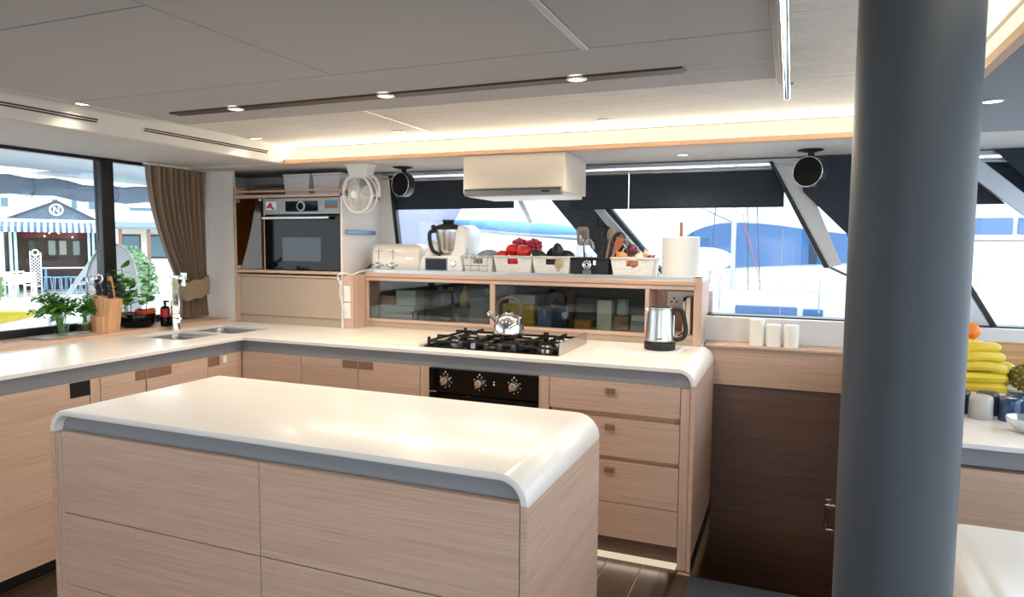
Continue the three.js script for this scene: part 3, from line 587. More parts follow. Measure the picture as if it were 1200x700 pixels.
// ---- shelf unit between worktop and window
{
  const zf = -3.78, zb = -4.12, x0 = -2.569, x1 = -0.437, t = thing('shelf_unit', 'long low oak shelf unit with dark sliding glass and a steel top tray', 'shelf');
  mesh('end_panel', uvBox(bx(x0, x0 + 0.016, CT, 1.245, zb, zf), true), M.oak, t);
  mesh('end_panel', uvBox(bx(x1 - 0.043, x1, CT, 1.29, zb, zf), true), M.oak, t);
  mesh('divider', uvBox(bx(-1.682, -1.652, 0.975, 1.225, zb, zf), true), M.oak, t);
  mesh('divider', uvBox(bx(-0.742, -0.72, 0.975, 1.225, zb, zf), true), M.oak, t);
  mesh('top_board', uvBox(bx(x0, x1 - 0.04, 1.224, 1.248, zb, zf + 0.004, 0.003)), M.oak, t);
  mesh('front_edge', uvBox(bx(x0, x1 - 0.04, 1.249, 1.274, zf - 0.02, zf + 0.012, 0.004)), M.oak2, t);
  lab(mesh('steel_tray', [bx(x0 + 0.001, x1 - 0.02, 1.262, 1.272, zb, zf - 0.002, 0.002), bx(x0 + 0.001, x1 - 0.005, 1.262, 1.298, zf - 0.012, zf - 0.002, 0.002), bx(x1 - 0.043, x1 + 0.002, 1.27, 1.30, zb, zf - 0.002, 0.003)], M.steel, t), 'shiny steel tray top');
  mesh('bottom_board', uvBox(bx(x0 + 0.016, x1 - 0.043, 0.958, 0.976, zb, zf)), M.oak, t);
  mesh('plinth', bx(x0 + 0.016, x1 - 0.043, CT, 0.958, zb, zf - 0.006, 0), M.beige, t);
  mesh('back_panel', [bx(x0 + 0.016, -0.742, 0.976, 1.224, zb, zb + 0.012, 0)], std('#3d4247', 0.7), t);
  mesh('niche_back', [bx(-0.72, x1 - 0.043, 0.976, 1.224, zb + 0.08, zb + 0.09, 0)], M.oak2, t);
  for (const [a, b, z] of [[x0 + 0.017, -1.95, -0.014], [-2.15, -1.683, -0.028], [-1.651, -1.15, -0.014], [-1.3, -0.743, -0.028]]) lab(mesh('sliding_glass', bx(a, b, 0.978, 1.222, zf + z - 0.004, zf + z, 0), M.smoke, t), 'smoked sliding glass');
  const s = lab(mesh('socket_plate', bx(-0.66, -0.50, 1.1, 1.2, zb + 0.09, zb + 0.098, 0.002), M.whitePlastic, t), 'double wall socket');
  for (const [x, y] of [[-0.62, 1.16], [-0.635, 1.14], [-0.605, 1.14]]) mesh('socket_hole', at(new THREE.CircleGeometry(0.006, 10), x, y, zb + 0.0986), M.black, s);
}
// contents behind the smoked glass
{
  const zb = -3.96, Y = 0.976, G = 'things behind the sliding glass';
  const box = (x, w, h, d, z, mat, name, label, y = Y) => solo(name, bx(x - w / 2, x + w / 2, y, y + h, z - d / 2, z + d / 2, 0.003), mat, label, 'box', G);
  const tubT = phy({ color: '#c9d0d2', roughness: 0.25 });
  box(-2.38, 0.28, 0.085, 0.2, -3.93, tubT, 'storage_tub', 'low pale plastic tub behind the glass nearest the outlet column');
  box(-2.33, 0.15, 0.1, 0.12, -3.94, std('#c5d3cb', 0.6), 'paper_carton', 'pale green carton on the low tub behind the sliding glass', Y + 0.0855);
  box(-2.48, 0.1, 0.055, 0.1, -3.95, std('#b79a78', 0.7), 'bread_bag', 'tan paper bag on the low tub behind the sliding glass', Y + 0.0855);
  box(-2.535, 0.055, 0.08, 0.06, -3.84, std('#dfe6e4', 0.5), 'salt_box', 'small white box in the corner behind the sliding glass');
  const tray = thing('glass_tray', 'clear-sided tray behind the small jars in the shelf unit', 'tray', [-2.02, Y, -3.96]);
  mesh('tray', [bx(-0.16, 0.16, 0, 0.005, -0.08, 0.08, 0.001), bx(-0.16, 0.16, 0.005, 0.085, -0.08, -0.076, 0.001), bx(-0.16, 0.16, 0.005, 0.085, 0.076, 0.08, 0.001), bx(-0.16, -0.156, 0.005, 0.085, -0.08, 0.08, 0.001), bx(0.156, 0.16, 0.005, 0.085, -0.08, 0.08, 0.001)], std('#6c7d80', 0.3), tray);
  for (let k = 0; k < 5; k++) {
    const j = thing('spice_jar', ['steel-lidded spice jar nearest the outlet column', 'second small spice jar of the row behind the glass', 'third small spice jar of the row behind the glass', 'fourth small spice jar of the row behind the glass', 'fifth spice jar closest to the grey plastic tub'][k], 'jar', [-2.235 + k * 0.1, Y, -3.845], 0, 'small spice jars in the shelf unit');
    mesh('body', lathe([[0, 0], [0.021, 0], [0.023, 0.004], [0.023, 0.042], [0, 0.042]], 20), M.tin, j); mesh('lid', lathe([[0, 0.054], [0.022, 0.053], [0.024, 0.05], [0.024, 0.043], [0, 0.043]], 20), M.steel, j);
  }
  for (const [x, l] of [[-2.13, 'black pepper bottle left of the yellow one'], [-2.06, 'black sauce bottle beside the yellow one']]) {
    const b = thing('sauce_bottle', l, 'bottle', [x, Y + 0.006, -3.99]); mesh('body', lathe([[0, 0], [0.03, 0], [0.032, 0.008], [0.032, 0.11], [0.014, 0.15], [0.013, 0.18], [0, 0.18]], 22), M.blackGloss, b); mesh('cap', cyl(0.015, 0.015, 0.022, 0, 0.18, 0, 16), M.white, b); mesh('bottle_label', cyl(0.0325, 0.0325, 0.045, 0, 0.04, 0, 22), M.white, b);
  }
  const y = thing('dressing_bottle', 'bright yellow squeeze bottle behind the sliding glass', 'bottle', [-1.93, Y + 0.006, -3.95]);
  mesh('body', lathe([[0, 0], [0.033, 0], [0.036, 0.01], [0.034, 0.07], [0.038, 0.11], [0.034, 0.15], [0.014, 0.18], [0.013, 0.185], [0, 0.185]], 26), std('#d9b400', 0.35), y); mesh('cap', cyl(0.014, 0.009, 0.032, 0, 0.185, 0, 16), std('#c6a600', 0.4), y);
  box(-1.765, 0.14, 0.155, 0.16, -3.9, std('#7f898b', 0.35), 'storage_tub', 'tall grey plastic tub left of the shelf divider');
  solo('drinking_glass', lathe([[0, 0], [0.024, 0], [0.03, 0.05], [0.028, 0.05], [0.022, 0.004], [0, 0.004]], 22).translate(-1.74, Y + 0.156, -3.9), M.tin, 'small steel cup standing on the tall grey tub', 'cup');
  box(-1.52, 0.2, 0.13, 0.14, -3.9, std('#b59a2c', 0.5), 'food_carton', 'yellow food carton right of the stovetop kettle');
  box(-1.5, 0.17, 0.055, 0.12, -3.9, std('#c3c8c8', 0.5), 'paper_carton', 'pale flat carton on top of the yellow carton', Y + 0.1305);
  box(-1.31, 0.18, 0.12, 0.14, -3.92, std('#5d7896', 0.45), 'food_carton', 'blue-grey carton in the middle of the shelf unit');
  box(-1.31, 0.17, 0.075, 0.13, -3.93, std('#39424c', 0.5), 'food_carton', 'dark carton stacked on the blue-grey carton', Y + 0.1205);
  box(-1.13, 0.12, 0.05, 0.1, -3.87, std('#b58a3a', 0.6), 'snack_packet', 'golden snack packet lying on the shelf bottom');
  box(-1.12, 0.13, 0.17, 0.1, -4.0, std('#59636d', 0.5), 'food_carton', 'grey carton behind the golden packet');
  box(-0.985, 0.085, 0.17, 0.08, -3.87, std('#c6cfc2', 0.5), 'milk_carton', 'tall pale green carton behind the sliding glass');
  box(-0.885, 0.085, 0.085, 0.08, -3.87, std('#8d6a4b', 0.6), 'tea_box', 'brown tea box right of the tall pale carton');
  const g = thing('storage_jar', 'grey glass storage jar on the brown tea box', 'jar', [-0.885, Y + 0.0855, -3.87]);
  mesh('body', lathe([[0, 0], [0.033, 0], [0.035, 0.006], [0.035, 0.08], [0, 0.08]], 24), std('#8fa0ab', 0.25), g); mesh('lid', cyl(0.036, 0.036, 0.014, 0, 0.08, 0, 24), M.tin, g);
  box(-0.79, 0.085, 0.06, 0.1, -3.88, std('#9aa5aa', 0.4), 'storage_tub', 'low grey tub behind the glass next to the electric kettle');
  box(-0.79, 0.08, 0.03, 0.09, -3.88, std('#d7dcdd', 0.4), 'paper_carton', 'flat white carton on the low grey tub', Y + 0.0605);
}
// books and plug in the open niche
for (const [x, w, h, c, l] of [[-0.515, 0.022, 0.2, '#e6ddd2', 'cream notebook standing in the niche beside its end panel'], [-0.538, 0.016, 0.18, '#c7b9a5', 'thin tan notebook standing in the niche']]) solo('notebook', bx(x - w / 2, x + w / 2, 0.977, 0.977 + h, -3.98, -3.84, 0.002), std(c, 0.7), l, 'book', 'notebooks in the niche');
{
  const p = thing('power_plug', 'black power plug and cord in the niche socket', 'plug', [-0.545, 1.15, -4.02]);
  mesh('body', at(lathe([[0, 0.035], [0.018, 0.033], [0.024, 0.01], [0.024, 0]], 20), 0, 0, 0, Math.PI / 2), M.rubber, p);
  mesh('cord', tube([[0, -0.01, 0.03], [-0.005, -0.06, 0.06], [0.0, -0.12, 0.1], [0.01, -0.16, 0.2], [-0.01, -0.175, 0.26]], 0.004, 30), M.rubber, p);
}
// ---- hood, fan, speakers
{
  const h = thing('extractor_hood', 'boxy cream extractor hood with a steel strip hanging over the hob', 'hood');
  mesh('casing', bx(-1.7, -1.111, 1.742, 1.949, -3.85, -3.45, 0.003), std('#dcd2c4', 0.45), h);
  mesh('front_strip', bx(-1.69, -1.125, 1.728, 1.77, -3.47, -3.438, 0.004), M.steelDark, h);
  mesh('strip_bevel', bx(-1.685, -1.13, 1.757, 1.762, -3.44, -3.4365, 0.001), M.black, h);
  mesh('vent_slot', bx(-1.235, -1.19, 1.742, 1.752, -3.44, -3.4365, 0.001), M.black, h);
  mesh('filter', bx(-1.68, -1.13, 1.724, 1.745, -3.84, -3.47, 0.003), M.white, h);
}
{
  const f = thing('wall_fan', 'round white oscillating fan hanging from the soffit', 'fan', [-2.475, 1.95, -3.6]);
  mesh('mount', ext(shapeOf([[-0.085, 0], [0.08, 0], [0.062, -0.085], [-0.055, -0.085]]), 0.09, 0.008).translate(0, 0, -0.045), M.whitePlastic, f);
  mesh('mount_plate', bx(-0.095, 0.09, -0.008, 0, -0.055, 0.055, 0.003), M.whitePlastic, f);
  const hd = new THREE.Group(); hd.name = 'fan_head'; hd.position.set(0.0, -0.185, 0.01); hd.rotation.set(0.06, -0.12, -0.06); f.add(hd);
  const R = 0.112;
  mesh('outer_ring', [at(new THREE.TorusGeometry(R, 0.007, 10, 64), 0, 0, 0.025), at(new THREE.TorusGeometry(R, 0.006, 10, 64), 0, 0, -0.025)], M.whitePlastic, hd);
  const cage = [];
  for (let i = 0; i < 40; i++) { const a = (i / 40) * Math.PI * 2, c = Math.cos(a), s = Math.sin(a); for (const k of [1, -1]) cage.push(tube([[0.02 * c, 0.02 * s, 0.05 * k], [0.07 * c, 0.07 * s, 0.047 * k], [R * c, R * s, 0.025 * k]], 0.0011, 8, 5)); }
  for (const r of [0.05, 0.08]) cage.push(at(new THREE.TorusGeometry(r, 0.0011, 5, 40), 0, 0, 0.049));
  mesh('cage', cage, M.whitePlastic, hd);
  mesh('hub', [at(cyl(0.026, 0.022, 0.018, 0, 0, 0, 24), 0, 0, 0.045, Math.PI / 2), at(cyl(0.03, 0.03, 0.07, 0, 0, 0, 24), 0, 0, -0.1, Math.PI / 2)], M.whitePlastic, hd);
  for (let i = 0; i < 3; i++) {
    const g = ext(shapeOf([[0.015, -0.012], [0.06, -0.04], [0.098, -0.02], [0.095, 0.03], [0.05, 0.03], [0.015, 0.012]]), 0.003, 0.001, 1); g.rotateX(0.4); g.rotateZ((i / 3) * Math.PI * 2 + 0.4);
    mesh('blade', g, phy({ color: '#dfe5ea', roughness: 0.3, transmission: 0.4, thickness: 0 }), hd);
  }
  mesh('yoke', tube([[-0.125, -0.19, 0.0], [-0.13, -0.15, 0], [-0.1, -0.085, 0], [-0.03, -0.065, 0], [0.03, -0.065, 0], [0.1, -0.085, 0], [0.13, -0.15, 0], [0.125, -0.19, 0]], 0.009, 50, 10), M.whitePlastic, f);
  mesh('pivot', [ball(0.014, -0.125, -0.19, 0), ball(0.014, 0.125, -0.19, 0)], M.whitePlastic, f);
}
function speaker(x, z, turn, label) {
  const s = thing('speaker', label, 'speaker', [x, 1.95, z], turn, 'round speakers on the soffit');
  mesh('mount_plate', lathe([[0, 0], [0.062, 0], [0.062, -0.004], [0.03, -0.012], [0, -0.012]], 32), M.rubber, s);
  mesh('arm', bx(-0.014, 0.014, -0.045, -0.008, -0.02, 0.0, 0.004), M.rubber, s);
  const b = mesh('housing', at(lathe([[0, 0], [0.06, 0.0], [0.076, 0.012], [0.078, 0.06], [0.074, 0.07], [0, 0.07]], 40), 0, -0.11, -0.045, Math.PI / 2), M.black, s);
  mesh('trim_ring', at(new THREE.TorusGeometry(0.0745, 0.0022, 8, 48), 0, -0.11, 0.0252), M.chrome, b);
  mesh('grille', at(lathe([[0, 0.006], [0.05, 0.004], [0.073, 0]], 36), 0, -0.11, 0.0255, Math.PI / 2), std('#08080a', 0.95), b);
}
speaker(-2.31, -3.82, -0.25, 'round black speaker next to the white fan');
speaker(0.07, -3.8, -0.45, 'round black speaker above the candles at the slanting window post');

// ================================================================ THINGS ON THE STEEL SHELF TOP
const ST = 1.2725;
{
  const t = thing('toaster', 'cream retro four-slot toaster with steel top on the shelf', 'toaster', [-2.385, ST, -3.92], 0.06);
  const prof = shapeOf([[-0.09, 0.012], [0.09, 0.012], [0.094, 0.03], [0.094, 0.13], [0.085, 0.165], [0.065, 0.182], [0.04, 0.188], [-0.04, 0.188], [-0.065, 0.182], [-0.085, 0.165], [-0.094, 0.13], [-0.094, 0.03]]);
  const g = ext(prof, 0.355, 0.03, 5); g.rotateY(Math.PI / 2); g.translate(-0.1775, 0, 0);
  mesh('body', toCreasedNormals(prep(g), 0.7), M.cream, t);
  mesh('top_plate', bx(-0.135, 0.135, 0.186, 0.191, -0.045, 0.045, 0.002), M.steel, t);
  for (const [x, z] of [[-0.065, -0.022], [0.065, -0.022], [-0.065, 0.022], [0.065, 0.022]]) mesh('slot', bx(x - 0.058, x + 0.058, 0.1905, 0.1915, z - 0.011, z + 0.011, 0), M.black, t);
  mesh('base', bx(-0.15, 0.15, 0, 0.014, -0.08, 0.08, 0.004), M.rubber, t);
  for (const x of [-0.115, -0.01]) {
    mesh('lever_slot', bx(x - 0.003, x + 0.003, 0.085, 0.155, 0.0935, 0.0948, 0.001), M.tin, t);
    const l = mesh('lever', [bx(x - 0.018, x + 0.006, 0.147, 0.16, 0.094, 0.118, 0.005)], M.chrome, t);
    const k = mesh('knob', at(lathe([[0, 0.02], [0.014, 0.02], [0.019, 0.015], [0.02, 0.003], [0.023, 0]], 28), x - 0.005, 0.052, 0.094, Math.PI / 2), M.chrome, t);
    for (const d of [-0.038, 0.036]) mesh('button', at(cyl(0.006, 0.006, 0.004, 0, 0, 0, 14), x - 0.005 + d, 0.052, 0.094, Math.PI / 2), M.tin, t);
  }
  mesh('emblem', bx(0.085, 0.13, 0.094, 0.1, 0.094, 0.0955, 0.001), M.chrome, t);
  mesh('cord', tube([[-0.17, 0.03, 0.0], [-0.2, 0.05, 0.03], [-0.215, 0.03, 0.06], [-0.2, 0.012, 0.09], [-0.18, 0.008, 0.06]], 0.006, 30), M.rubber, t);
}
solo('power_cable', tube([[-2.655, 1.2, -3.625], [-2.67, 1.26, -3.62], [-2.63, 1.275, -3.63], [-2.6, 1.262, -3.66], [-2.565, 1.285, -3.72], [-2.56, 1.285, -3.83]], 0.005, 40), M.white, 'white power cable looping from the outlet column up to the toaster', 'cable');
solo('power_cable', tube([[-2.65, 1.23, -3.63], [-2.66, 1.15, -3.625], [-2.64, 1.08, -3.622], [-2.62, 1.03, -3.625]], 0.0045, 24), M.white, 'white power cable hanging down over the sockets', 'cable');
{
  const t = thing('food_processor', 'white cooking food processor with steel jug and dark touch screen', 'appliance', [-2.03, ST, -3.93], -0.04);
  const pts = [[-0.16, 0.005], [0.135, 0.005], [0.15, 0.03], [0.152, 0.08], [0.158, 0.16], [0.165, 0.24], [0.15, 0.29], [0.11, 0.31], [0.07, 0.28], [0.05, 0.2], [-0.04, 0.19], [-0.09, 0.215], [-0.125, 0.18], [-0.15, 0.12], [-0.17, 0.05]];
  const sh = new THREE.Shape(new THREE.SplineCurve([...pts, pts[0]].map(([a, b]) => new THREE.Vector2(a, b))).getPoints(70));
  mesh('body', toCreasedNormals(prep(ext(sh, 0.2, 0.02, 4).translate(0, 0, -0.12)), 0.8), M.whitePlastic, t);
  const fr = ext(shapeOf([[-0.165, 0.005], [0.14, 0.005], [0.15, 0.05], [0.13, 0.12], [-0.14, 0.12], [-0.165, 0.06]]), 0.05, 0.014, 3).translate(0, 0, 0.06);
  mesh('front_console', toCreasedNormals(prep(fr), 0.7), M.whitePlastic, t);
  const s = mesh('screen_bezel', bx(-0.12, 0.045, 0.022, 0.105, 0.108, 0.112, 0.002), M.tin, t);
  mesh('screen', bx(-0.112, 0.037, 0.029, 0.098, 0.112, 0.1135, 0), phy({ color: '#15171a', roughness: 0.2, specularIntensity: 0.5 }), s);
  mesh('dial', [at(new THREE.TorusGeometry(0.017, 0.005, 10, 30), 0.085, 0.072, 0.115), at(cyl(0.015, 0.015, 0.012, 0, 0, 0, 24), 0.085, 0.072, 0.106, Math.PI / 2)], M.chrome, t);
  const j = mesh('jug', lathe([[0, 0.125], [0.05, 0.125], [0.068, 0.155], [0.083, 0.265], [0.085, 0.285], [0.08, 0.285], [0.064, 0.16], [0, 0.14]], 40).translate(0.015, 0, 0.045), M.steel, t);
  mesh('jug_handle', tube([[-0.045, 0.275, 0.1], [-0.07, 0.265, 0.125], [-0.07, 0.2, 0.128], [-0.05, 0.145, 0.118], [-0.01, 0.125, 0.095]], 0.013, 30, 10), M.rubber, j);
  const l = mesh('lid', [lathe([[0, 0.318], [0.04, 0.318], [0.07, 0.31], [0.09, 0.3], [0.092, 0.284], [0, 0.284]], 36).translate(0.015, 0, 0.045), bx(-0.09, 0.125, 0.29, 0.306, 0.03, 0.06, 0.005), ball(0.017, -0.095, 0.298, 0.045)], M.rubber, t);
  mesh('measuring_cup', lathe([[0, 0.345], [0.038, 0.345], [0.04, 0.342], [0.034, 0.318], [0, 0.318]], 28).translate(0.015, 0, 0.045), std('#3a3e44', 0.3), l);
}
// wicker baskets
function basket(x, z, turn, w, d, h, mat, label, tag, group) {
  const b = thing('wicker_basket', label, 'basket', [x, ST, z], turn, group);
  const s = 0.86, wall = (len, dir, off, hole) => {
    const L = len / 2, pts = [[-L * s, 0], [L * s, 0], [L, h], [-L, h]], hs = hole ? [[[-0.034, h * 0.62], [-0.034, h * 0.9], [0.034, h * 0.9], [0.034, h * 0.62]]] : [];
    const g = uvBox(ext(shapeOf(pts, hs), 0.006)), tilt = Math.atan2(off * (1 - s), h);
    g.translate(0, 0, -0.006); g.rotateX(tilt); g.translate(0, 0, off * s); g.rotateY(dir); return g;
  };
  for (const [a, L, o, k] of [[0, w, d / 2, 1], [Math.PI, w, d / 2, 1], [Math.PI / 2, d, w / 2, 0], [-Math.PI / 2, d, w / 2, 0]]) mesh('side', wall(L, a, o, k), mat, b);
  mesh('bottom', uvBox(bx(-w * s / 2, w * s / 2, 0, 0.005, -d * s / 2, d * s / 2, 0)), mat, b);
  mesh('rim', tube([[-w / 2, h, -d / 2], [0, h, -d / 2], [w / 2, h, -d / 2], [w / 2, h, 0], [w / 2, h, d / 2], [0, h, d / 2], [-w / 2, h, d / 2], [-w / 2, h, 0]], 0.005, 64, 8, true), mat, b);
  if (tag) { // straw rosette
    const r = []; for (let i = 0; i < 4; i++) r.push(at(new THREE.TorusGeometry(0.024 - i * 0.006, 0.0036, 6, 24), 0.052, h * 0.7, d / 2 + 0.004 + i * 0.0015));
    mesh('straw_rosette', [...r, bar([0.052, h * 0.5, d / 2 + 0.002], [0.045, h * 0.28, d / 2 - 0.006], 0.003)], std('#c9b692', 0.8), b);
  }
  return b;
}
const GB = 'white wicker baskets on the steel shelf';
basket(-1.785, -3.92, 0, 0.2, 0.2, 0.118, M.wicker, 'white wicker basket behind the wire rack beside the food processor', false, GB);
basket(-1.553, -3.92, 0, 0.245, 0.2, 0.12, M.wicker, 'white wicker basket full of red tomatoes', false, GB);
basket(-1.308, -3.92, 0, 0.235, 0.2, 0.12, M.wicker, 'white wicker basket of avocados with a straw rosette', true, GB);
basket(-1.072, -3.92, 0, 0.225, 0.2, 0.115, M.wickerDark, 'black woven basket holding the cooking utensils', false);
basket(-0.828, -3.92, 0, 0.245, 0.2, 0.118, M.wicker, 'white wicker basket of onions and garlic beside the paper towels', false, GB);
{
  const r = thing('wire_rack', 'curly grey wire rack in front of the first wicker basket', 'rack', [-1.79, ST, -3.81]);
  const g = []; for (let i = 0; i < 4; i++) { const x = -0.085 + i * 0.055; g.push(tube([[x, 0.004, 0.008], [x, 0.03, 0.01], [x + 0.002, 0.1, 0.008], [x + 0.012, 0.135, 0.004], [x + 0.024, 0.125, 0.002], [x + 0.02, 0.105, 0.004]], 0.0022, 24, 6)); }
  mesh('hooks', g, M.tin, r); mesh('rails', [bar([-0.09, 0.004, 0.008], [0.09, 0.004, 0.008], 0.0022, 6), bar([-0.09, 0.06, 0.008], [0.09, 0.06, 0.008], 0.0022, 6)], M.tin, r);
}
solo('bowl_cover', ball(0.075, -1.755, ST + 0.105, -3.93, 1.1, 0.75, 1, 28), std('#8d9096', 0.6), 'smooth grey domed bowl cover sitting in the first wicker basket', 'bowl');
{ // tomatoes
  const skin = phy({ color: '#d8160f', roughness: 0.18, clearcoat: 0.6, clearcoatRoughness: 0.1 });
  const G = 'tomatoes in the wicker basket', tg = new THREE.SphereGeometry(0.04, 28, 20); { const p = tg.attributes.position; for (let i = 0; i < p.count; i++) { const x = p.getX(i), y = p.getY(i), z = p.getZ(i), a = Math.atan2(z, x), k = 1 + 0.03 * Math.cos(a * 5) * (y / 0.04 > 0 ? y / 0.04 : 0); p.setXYZ(i, x * k * 1.08, y * 0.88 - (Math.hypot(x, z) < 0.015 && y > 0 ? 0.006 : 0), z * k * 1.08); } tg.computeVertexNormals(); }
  const T = [[-1.64, 0.13, -3.875, 0.82], [-1.575, 0.16, -3.885, 1.08], [-1.497, 0.152, -3.87, 1.15], [-1.56, 0.095, -3.872, 1.0], [-1.62, 0.06, -3.92, 1], [-1.5, 0.06, -3.94, 1], [-1.55, 0.07, -3.93, 0.9]];
  const L = ['small tomato at the left rim of the tomato basket', 'round tomato on top beside the left grape bunch', 'biggest shiny tomato on top of the basket', 'tomato seen through the handle hole of the basket'];
  T.forEach(([x, y, z, s], i) => {
    const t = thing('tomato', L[i] ?? 'tomato buried low in the tomato basket', 'tomato', [x, ST + y, z], i, G); t.scale.setScalar(s);
    shareMesh('fruit', tg, skin, t);
    mesh('calyx', Array.from({ length: 5 }, (_, k) => at(new THREE.ConeGeometry(0.004, 0.018, 4), 0.008 * Math.cos(k * 1.26), 0.031, 0.008 * Math.sin(k * 1.26), 1.3 * Math.sin(k * 1.26), 0, -1.3 * Math.cos(k * 1.26))), M.leaf, t);
  });
}
{ // grapes: two bunches above the tomatoes
  const gm = phy({ color: '#c23a50', roughness: 0.25, clearcoat: 0.4 });
  for (const [x, y, z, w, l] of [[-1.555, 0.195, -3.945, 0.048, 'bunch of red grapes behind the round tomato'], [-1.46, 0.19, -3.935, 0.052, 'bunch of red grapes next to the avocados']]) {
    const b = thing('grape_bunch', l, 'grapes', [x, ST + y, z]);
    mesh('stalk', tube([[0, -0.05, 0], [0, 0, 0], [0.01, 0.03, -0.01]], 0.003, 12), M.stem, b);
    const gg = new THREE.SphereGeometry(0.0125, 14, 10);
    for (let i = 0; i < 60; i++) { const a = i * 2.39996, r = w * 0.95 * Math.sqrt((i % 20 + 0.5) / 20), h = [-0.03, -0.01, 0.01][Math.floor(i / 20)] + 0.022 * (1 - r / w) + rr(-0.003, 0.003); const m = shareMesh('grape', gg, gm, b); m.position.set(r * Math.cos(a), h, r * 0.6 * Math.sin(a)); }
  }
}
{ // avocados
  const am = std('#1b2320', 0.38), g = lathe([[0, -0.05], [0.018, -0.046], [0.031, -0.03], [0.036, -0.008], [0.032, 0.018], [0.022, 0.04], [0.012, 0.05], [0, 0.053]], 24);
  const A = [[-1.395, 0.125, -3.86, 0.9, 0.3], [-1.34, 0.13, -3.93, -0.4, 0.5], [-1.285, 0.15, -3.885, 0.15, 0.1], [-1.235, 0.125, -3.9, 1.2, 0.2], [-1.33, 0.085, -3.87, 1.4, 0.1], [-1.25, 0.07, -3.93, 1.3, 0.4]];
  const L = ['dark avocado leaning at the tomato side of its basket', 'dark avocado lying behind the others', 'largest dark avocado standing upright in the basket', 'dark avocado at the utensil side of its basket', 'avocado seen through the basket handle hole', 'avocado low in its basket'];
  A.forEach(([x, y, z, a, b], i) => { const t = thing('avocado', L[i], 'avocado', [x, ST + y, z], 0, 'avocados in the wicker basket'); const m = shareMesh('fruit', g, am, t); m.rotation.set(b, 0, a); const n = mesh('stem_end', ball(0.004, 0, 0.053, 0), std('#6b5335', 0.7), t); n.position.set(0, 0, 0); n.rotation.set(b, 0, a); });
}
{ // utensils in the black basket: each leans its own way
  const X = -1.07, Y0 = ST + 0.02, Z = -3.92, G = 'utensils in the black basket';
  const ut = (dx, dz, lx, lz, label, cat, name) => { const t = thing(name, label, cat, [X + dx, Y0, Z + dz], 0, G); t.rotation.z = -lx; t.rotation.x = lz; return t; };
  const greyP = std('#8f8078', 0.5), dark = M.rubber, wd = M.tanWood;
  let t = ut(-0.05, 0.02, -0.05, 0.1, 'taupe slotted turner standing in the black basket', 'utensil', 'slotted_turner');
  mesh('handle', bar([0, 0, 0], [0, 0.18, 0], 0.006), dark, t); mesh('blade', ext(shapeOf(roundRect(0.075, 0.11, 0.02), [[[-0.018, -0.03], [-0.018, 0.03], [-0.012, 0.03], [-0.012, -0.03]], [[-0.003, -0.03], [-0.003, 0.03], [0.003, 0.03], [0.003, -0.03]], [[0.012, -0.03], [0.012, 0.03], [0.018, 0.03], [0.018, -0.03]]]), 0.004, 0.001, 1).translate(0, 0.225, 0), greyP, t);
  t = ut(-0.02, 0.05, 0.0, 0.05, 'wire balloon whisk in the black basket', 'utensil', 'whisk');
  mesh('handle', bar([0, 0, 0], [0, 0.08, 0], 0.008, 12), M.chrome, t);
  mesh('wires', Array.from({ length: 6 }, (_, k) => { const a = (k / 6) * Math.PI; return tube([[0, 0.08, 0], [0.02 * Math.cos(a), 0.12, 0.02 * Math.sin(a)], [0.03 * Math.cos(a), 0.17, 0.03 * Math.sin(a)], [0, 0.21, 0], [-0.03 * Math.cos(a), 0.17, -0.03 * Math.sin(a)], [-0.02 * Math.cos(a), 0.12, -0.02 * Math.sin(a)], [0, 0.08, 0]], 0.0014, 36, 5); }), M.chrome, t);
  t = ut(0.03, 0.04, 0.02, 0.1, 'long black spatula in the middle of the black basket', 'utensil', 'spatula');
  mesh('handle', bar([0, 0, 0], [0, 0.14, 0], 0.006), dark, t); mesh('blade', ext(shapeOf([[-0.014, 0], [0.014, 0], [0.024, 0.08], [0.016, 0.15], [-0.02, 0.13], [-0.022, 0.07]]), 0.005, 0.0015, 1).translate(0, 0.13, 0), dark, t);
  t = ut(0.05, 0.0, 0.18, -0.05, 'brown wooden spoon leaning out of the black basket', 'utensil', 'wooden_spoon');
  mesh('handle', bar([0, 0, 0], [0, 0.2, 0], 0.006), wd, t); mesh('bowl', ball(0.028, 0, 0.24, 0, 0.9, 1.5, 0.3), greyP, t);
  t = ut(0.065, 0.02, 0.42, 0.05, 'orange-brown wooden spatula leaning towards the onions', 'utensil', 'wooden_spatula');
  mesh('handle', bar([0, 0, 0], [0, 0.15, 0], 0.007), wd, t); mesh('blade', ext(shapeOf([[-0.012, 0], [0.012, 0], [0.026, 0.06], [0.02, 0.1], [-0.024, 0.09]]), 0.006, 0.0015, 1).translate(0, 0.14, 0), std('#a9693f', 0.5), t);
  t = ut(0.055, -0.04, 0.3, 0, 'black ladle leaning out to the right of the black basket', 'utensil', 'ladle');
  mesh('handle', bar([0, 0, 0], [0, 0.21, 0], 0.006), dark, t); mesh('bowl', at(new THREE.SphereGeometry(0.042, 24, 12, 0, 6.29, 0, 1.7), 0.02, 0.225, 0.02, 1.9, 0, -0.3), std('#22262b', 0.4, 0, { side: THREE.DoubleSide }), t);
  t = ut(0.03, -0.05, 0.1, -0.06, 'black round-headed spoon behind the wooden ones', 'utensil', 'serving_spoon');
  mesh('handle', bar([0, 0, 0], [0, 0.22, 0], 0.006), dark, t); mesh('bowl', ball(0.026, 0, 0.25, 0, 1, 1.35, 0.35), dark, t);
  t = ut(0.07, -0.01, 0.6, 0.1, 'wire strainer ring sticking out over the onions', 'utensil', 'strainer');
  mesh('handle', bar([0, 0, 0], [0, 0.19, 0], 0.004), M.chrome, t); mesh('ring', at(new THREE.TorusGeometry(0.03, 0.0025, 8, 30), 0, 0.22, 0, 0.6), M.chrome, t);
  t = ut(-0.085, 0.03, -0.12, 0.05, 'pair of steel tongs at the avocado side of the black basket', 'utensil', 'tongs');
